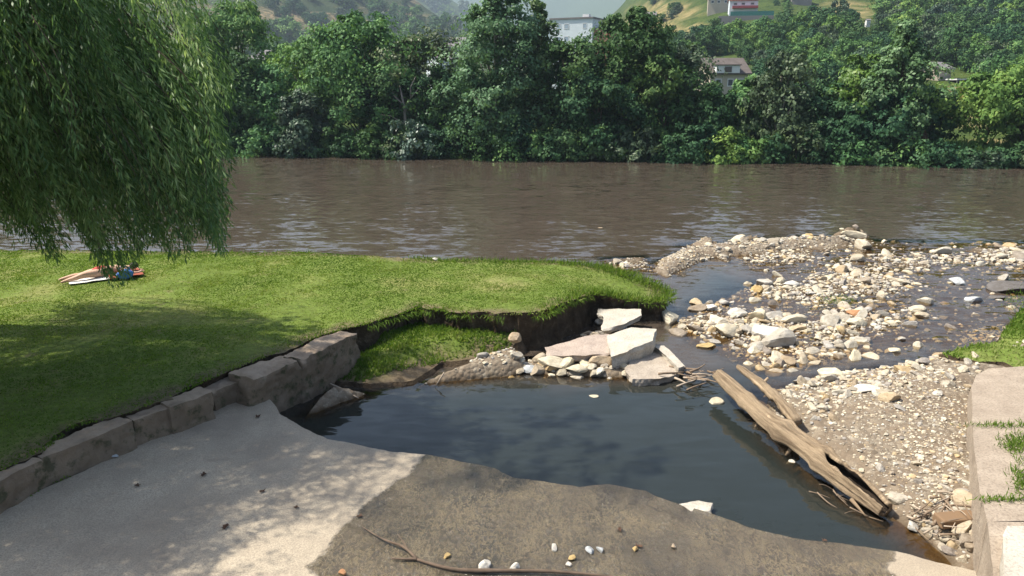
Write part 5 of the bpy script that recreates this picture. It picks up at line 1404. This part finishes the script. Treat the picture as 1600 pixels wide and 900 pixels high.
tr.build('trunk', M['bark'], wt, True).matrix_parent_inverse = Matrix.Translation(wt.location).inverted()
for pts in ([(-12.6, 14.5, 4.4), (-9.2, 14.6, 6.2), (-7.6, 13.8, 6.9), (-6.2, 13.2, 6.6)], [(-11.6, 14.6, 5.6), (-9.6, 14.0, 7.6), (-8.2, 13.0, 8.6), (-6.8, 12.8, 8.3)], [(-11.6, 14.6, 5.6), (-11.2, 15.6, 7.6), (-10.2, 15.6, 8.4)], [(-12.6, 14.5, 4.4), (-12.8, 14.2, 6.6), (-14.2, 13.0, 7.4)]):
    lb = MB(); tube(lb, smooth_path(pts, 14), np.linspace(.2, .05, 14), 8, wob=.2); lb.build('limb', M['bark'], wt, True).matrix_parent_inverse = Matrix.Translation(wt.location).inverted()
ms.build('twigs', M['bark'], wt).matrix_parent_inverse = Matrix.Translation(wt.location).inverted()
tag(wt, 'large weeping willow hanging over the lawn at the left edge', 'tree')

# ------------------------------------------------------------------ sunbather
skin = plain('sunlit_skin', (0.50, 0.31, 0.21), 0.55, .06, 6, .3)
hair = plain('dark_hair', (0.04, 0.027, 0.02), 0.6, .2, 10)
shorts = plain('red_swimwear', (0.40, 0.06, 0.05), 0.8, .1, 10)
tow_w = plain('white_towel', (0.70, 0.68, 0.62), 0.95, .06, 20, bump=.4)
tow_r = plain('orange_red_towel', (0.30, 0.088, 0.055), 0.95, .12, 6, bump=.4)
bagm = plain('blue_fabric', (0.07, 0.19, 0.50), 0.7, .15, 6)
fp = at(97, 440, LZ + .03)
pe = empty('person', fp, R(36))     # feet at the origin, head along +x
def skinned(name, verts, edges, radii, mat, parent, root=0, lev=2):
    me = bpy.data.meshes.new(name); me.from_pydata([tuple(v) for v in verts], edges, []); me.materials.append(mat)
    o = bpy.data.objects.new(name, me); COL.objects.link(o); o.parent = parent
    o.modifiers.new('skin', 'SKIN').use_smooth_shade = True
    sv = me.skin_vertices[0].data
    for k, rdd in enumerate(radii): sv[k].radius = (rdd, rdd) if not isinstance(rdd, tuple) else rdd
    sv[root].use_root = True
    sb = o.modifiers.new('subdivision', 'SUBSURF'); sb.levels = lev; sb.render_levels = lev
    return o
# lying on the front, face turned, arms folded forward under the head; one knee slightly bent
bv_ = [(.90, 0, .13), (1.06, 0, .125), (1.22, 0, .12), (1.36, 0, .125), (1.46, 0, .13), (1.54, 0, .14), (1.64, .01, .15), (1.72, .01, .15),
       (.84, .09, .125), (.62, .12, .10), (.46, .11, .075), (.28, .12, .075), (.10, .12, .055), (.0, .13, .035), (-.06, .14, .02),
       (.84, -.09, .125), (.60, -.16, .13), (.47, -.20, .15), (.30, -.19, .09), (.12, -.18, .055), (.02, -.18, .035), (-.05, -.19, .02),
       (1.40, .17, .12), (1.52, .30, .07), (1.66, .36, .05), (1.76, .22, .045), (1.82, .10, .04),
       (1.40, -.17, .12), (1.52, -.31, .07), (1.68, -.36, .05), (1.77, -.21, .045), (1.82, -.09, .04)]
be_ = [(0, 1), (1, 2), (2, 3), (3, 4), (4, 5), (5, 6), (6, 7), (0, 8), (8, 9), (9, 10), (10, 11), (11, 12), (12, 13), (13, 14), (0, 15), (15, 16), (16, 17), (17, 18), (18, 19), (19, 20), (20, 21), (3, 22), (22, 23), (23, 24), (24, 25), (25, 26), (3, 27), (27, 28), (28, 29), (29, 30), (30, 31)]
br_ = [(.13, .165), (.105, .145), (.11, .15), (.115, .17), (.08, .10), (.055, .055), (.085, .095), (.07, .08),
       .118, .10, .072, .070, .046, .036, .024, .118, .10, .072, .070, .046, .036, .024, .065, .046, .040, .032, .026, .065, .046, .040, .032, .026]
skinned('body', bv_, be_, br_, skin, pe)
for sy in (1, -1):           # fingers, spread flat under the forehead
    for q in range(5):
        y0 = sy * (.10 - .018 * (q - 2)); b0 = (1.82, y0 if sy > 0 else y0 - .0, .035)
        L = [.055, .075, .08, .075, .06][q]
        skinned('finger', [b0, (b0[0] + L * .5, b0[1] - sy * .01, .035), (b0[0] + L, b0[1] - sy * .02, .022)], [(0, 1), (1, 2)], [.010, .009, .007], skin, pe, 0, 1)
hv = MB()
th_, ph_ = np.meshgrid(np.linspace(0, math.pi, 14), np.linspace(0, 2 * math.pi, 20, endpoint=False))
Vh = np.stack([1.67 + .118 * np.sin(th_) * np.cos(ph_), .01 + .105 * np.sin(th_) * np.sin(ph_), .172 + .092 * np.cos(th_)], -1)
nn = 14; Qh2 = [(i * nn + j, i * nn + j + 1, ((i + 1) % 20) * nn + j + 1, ((i + 1) % 20) * nn + j) for i in range(20) for j in range(nn - 5)]
hv.add(Vh.reshape(-1, 3), Qh2); hv.build('hair', hair, pe, True)
skinned('swim_shorts', [(.80, 0, .13), (.92, 0, .135), (1.02, 0, .13), (.72, .10, .115), (.72, -.11, .12)], [(0, 1), (1, 2), (0, 3), (0, 4)], [(.13, .175), (.138, .175), (.118, .155), .10, .10], shorts, pe)
tag(pe, 'person sunbathing face down on towels on the lawn under the willow tips', 'person')
def cloth(name, lo, hi, mat, label, cat, z=.01, amp=.03, seed=0, base=None):
    xs_ = np.linspace(lo[0], hi[0], 40); ys_ = np.linspace(lo[1], hi[1], 24)
    V, Q = grid(xs_, ys_, lambda x, y: z + amp * (fbm(x * 3, y * 5, 0, 3, seed) + .3))
    mb = MB(); mb.add(V, Q); o = mb.build(name, mat, None, True); o.location = fp; o.rotation_euler = (0, 0, R(36))
    so = o.modifiers.new('thickness', 'SOLIDIFY'); so.thickness = .008
    tag(o, label, cat); return o
cloth('towel', (.12, -.42, 0), (1.30, .42, 0), tow_w, 'white towel under the sunbather\'s legs', 'towel', .0, .02, 3)
cloth('towel', (1.0, -.56, 0), (1.80, .46, 0), tow_r, 'orange red towel under the sunbather\'s head and arms', 'towel', .035, .05, 8)
bp = at(192, 429, LZ + .15)
bgr = empty('bag', (bp[0], bp[1] + .1, LZ), .2)
V, T = stone_mesh(55, 3, 2); mb = MB(); mb.add(V * np.array([.20, .14, .13]) + np.array([0, 0, .14]), None, T); mb.build('body', bagm, bgr, True)
mb = MB(); a = np.linspace(0, math.pi, 10); tube(mb, np.column_stack([.14 * np.cos(a), 0 * a, .25 + .09 * np.sin(a)]), .012, 6); mb.build('strap', bagm, bgr, True)
tag(bgr, 'soft blue bag on the grass beside the sunbather', 'bag')

# ------------------------------------------------------------------ air
hz = MB(); box(hz, (-4600, -60, -3), (4600, 5200, 760))
g = NG('valley_haze')
vol = g.n('VolumePrincipled', None)
vol.inputs['Color'].default_value = (0.62, 0.78, 0.95, 1); vol.inputs['Density'].default_value = 0.00030
vol.inputs['Anisotropy'].default_value = 0.2
g.t.links.new(vol.outputs[0], g.out.inputs['Volume'])
hzo = tag(hz.build('haze', g.m), 'thin blue air over the valley', 'haze', kind='stuff')
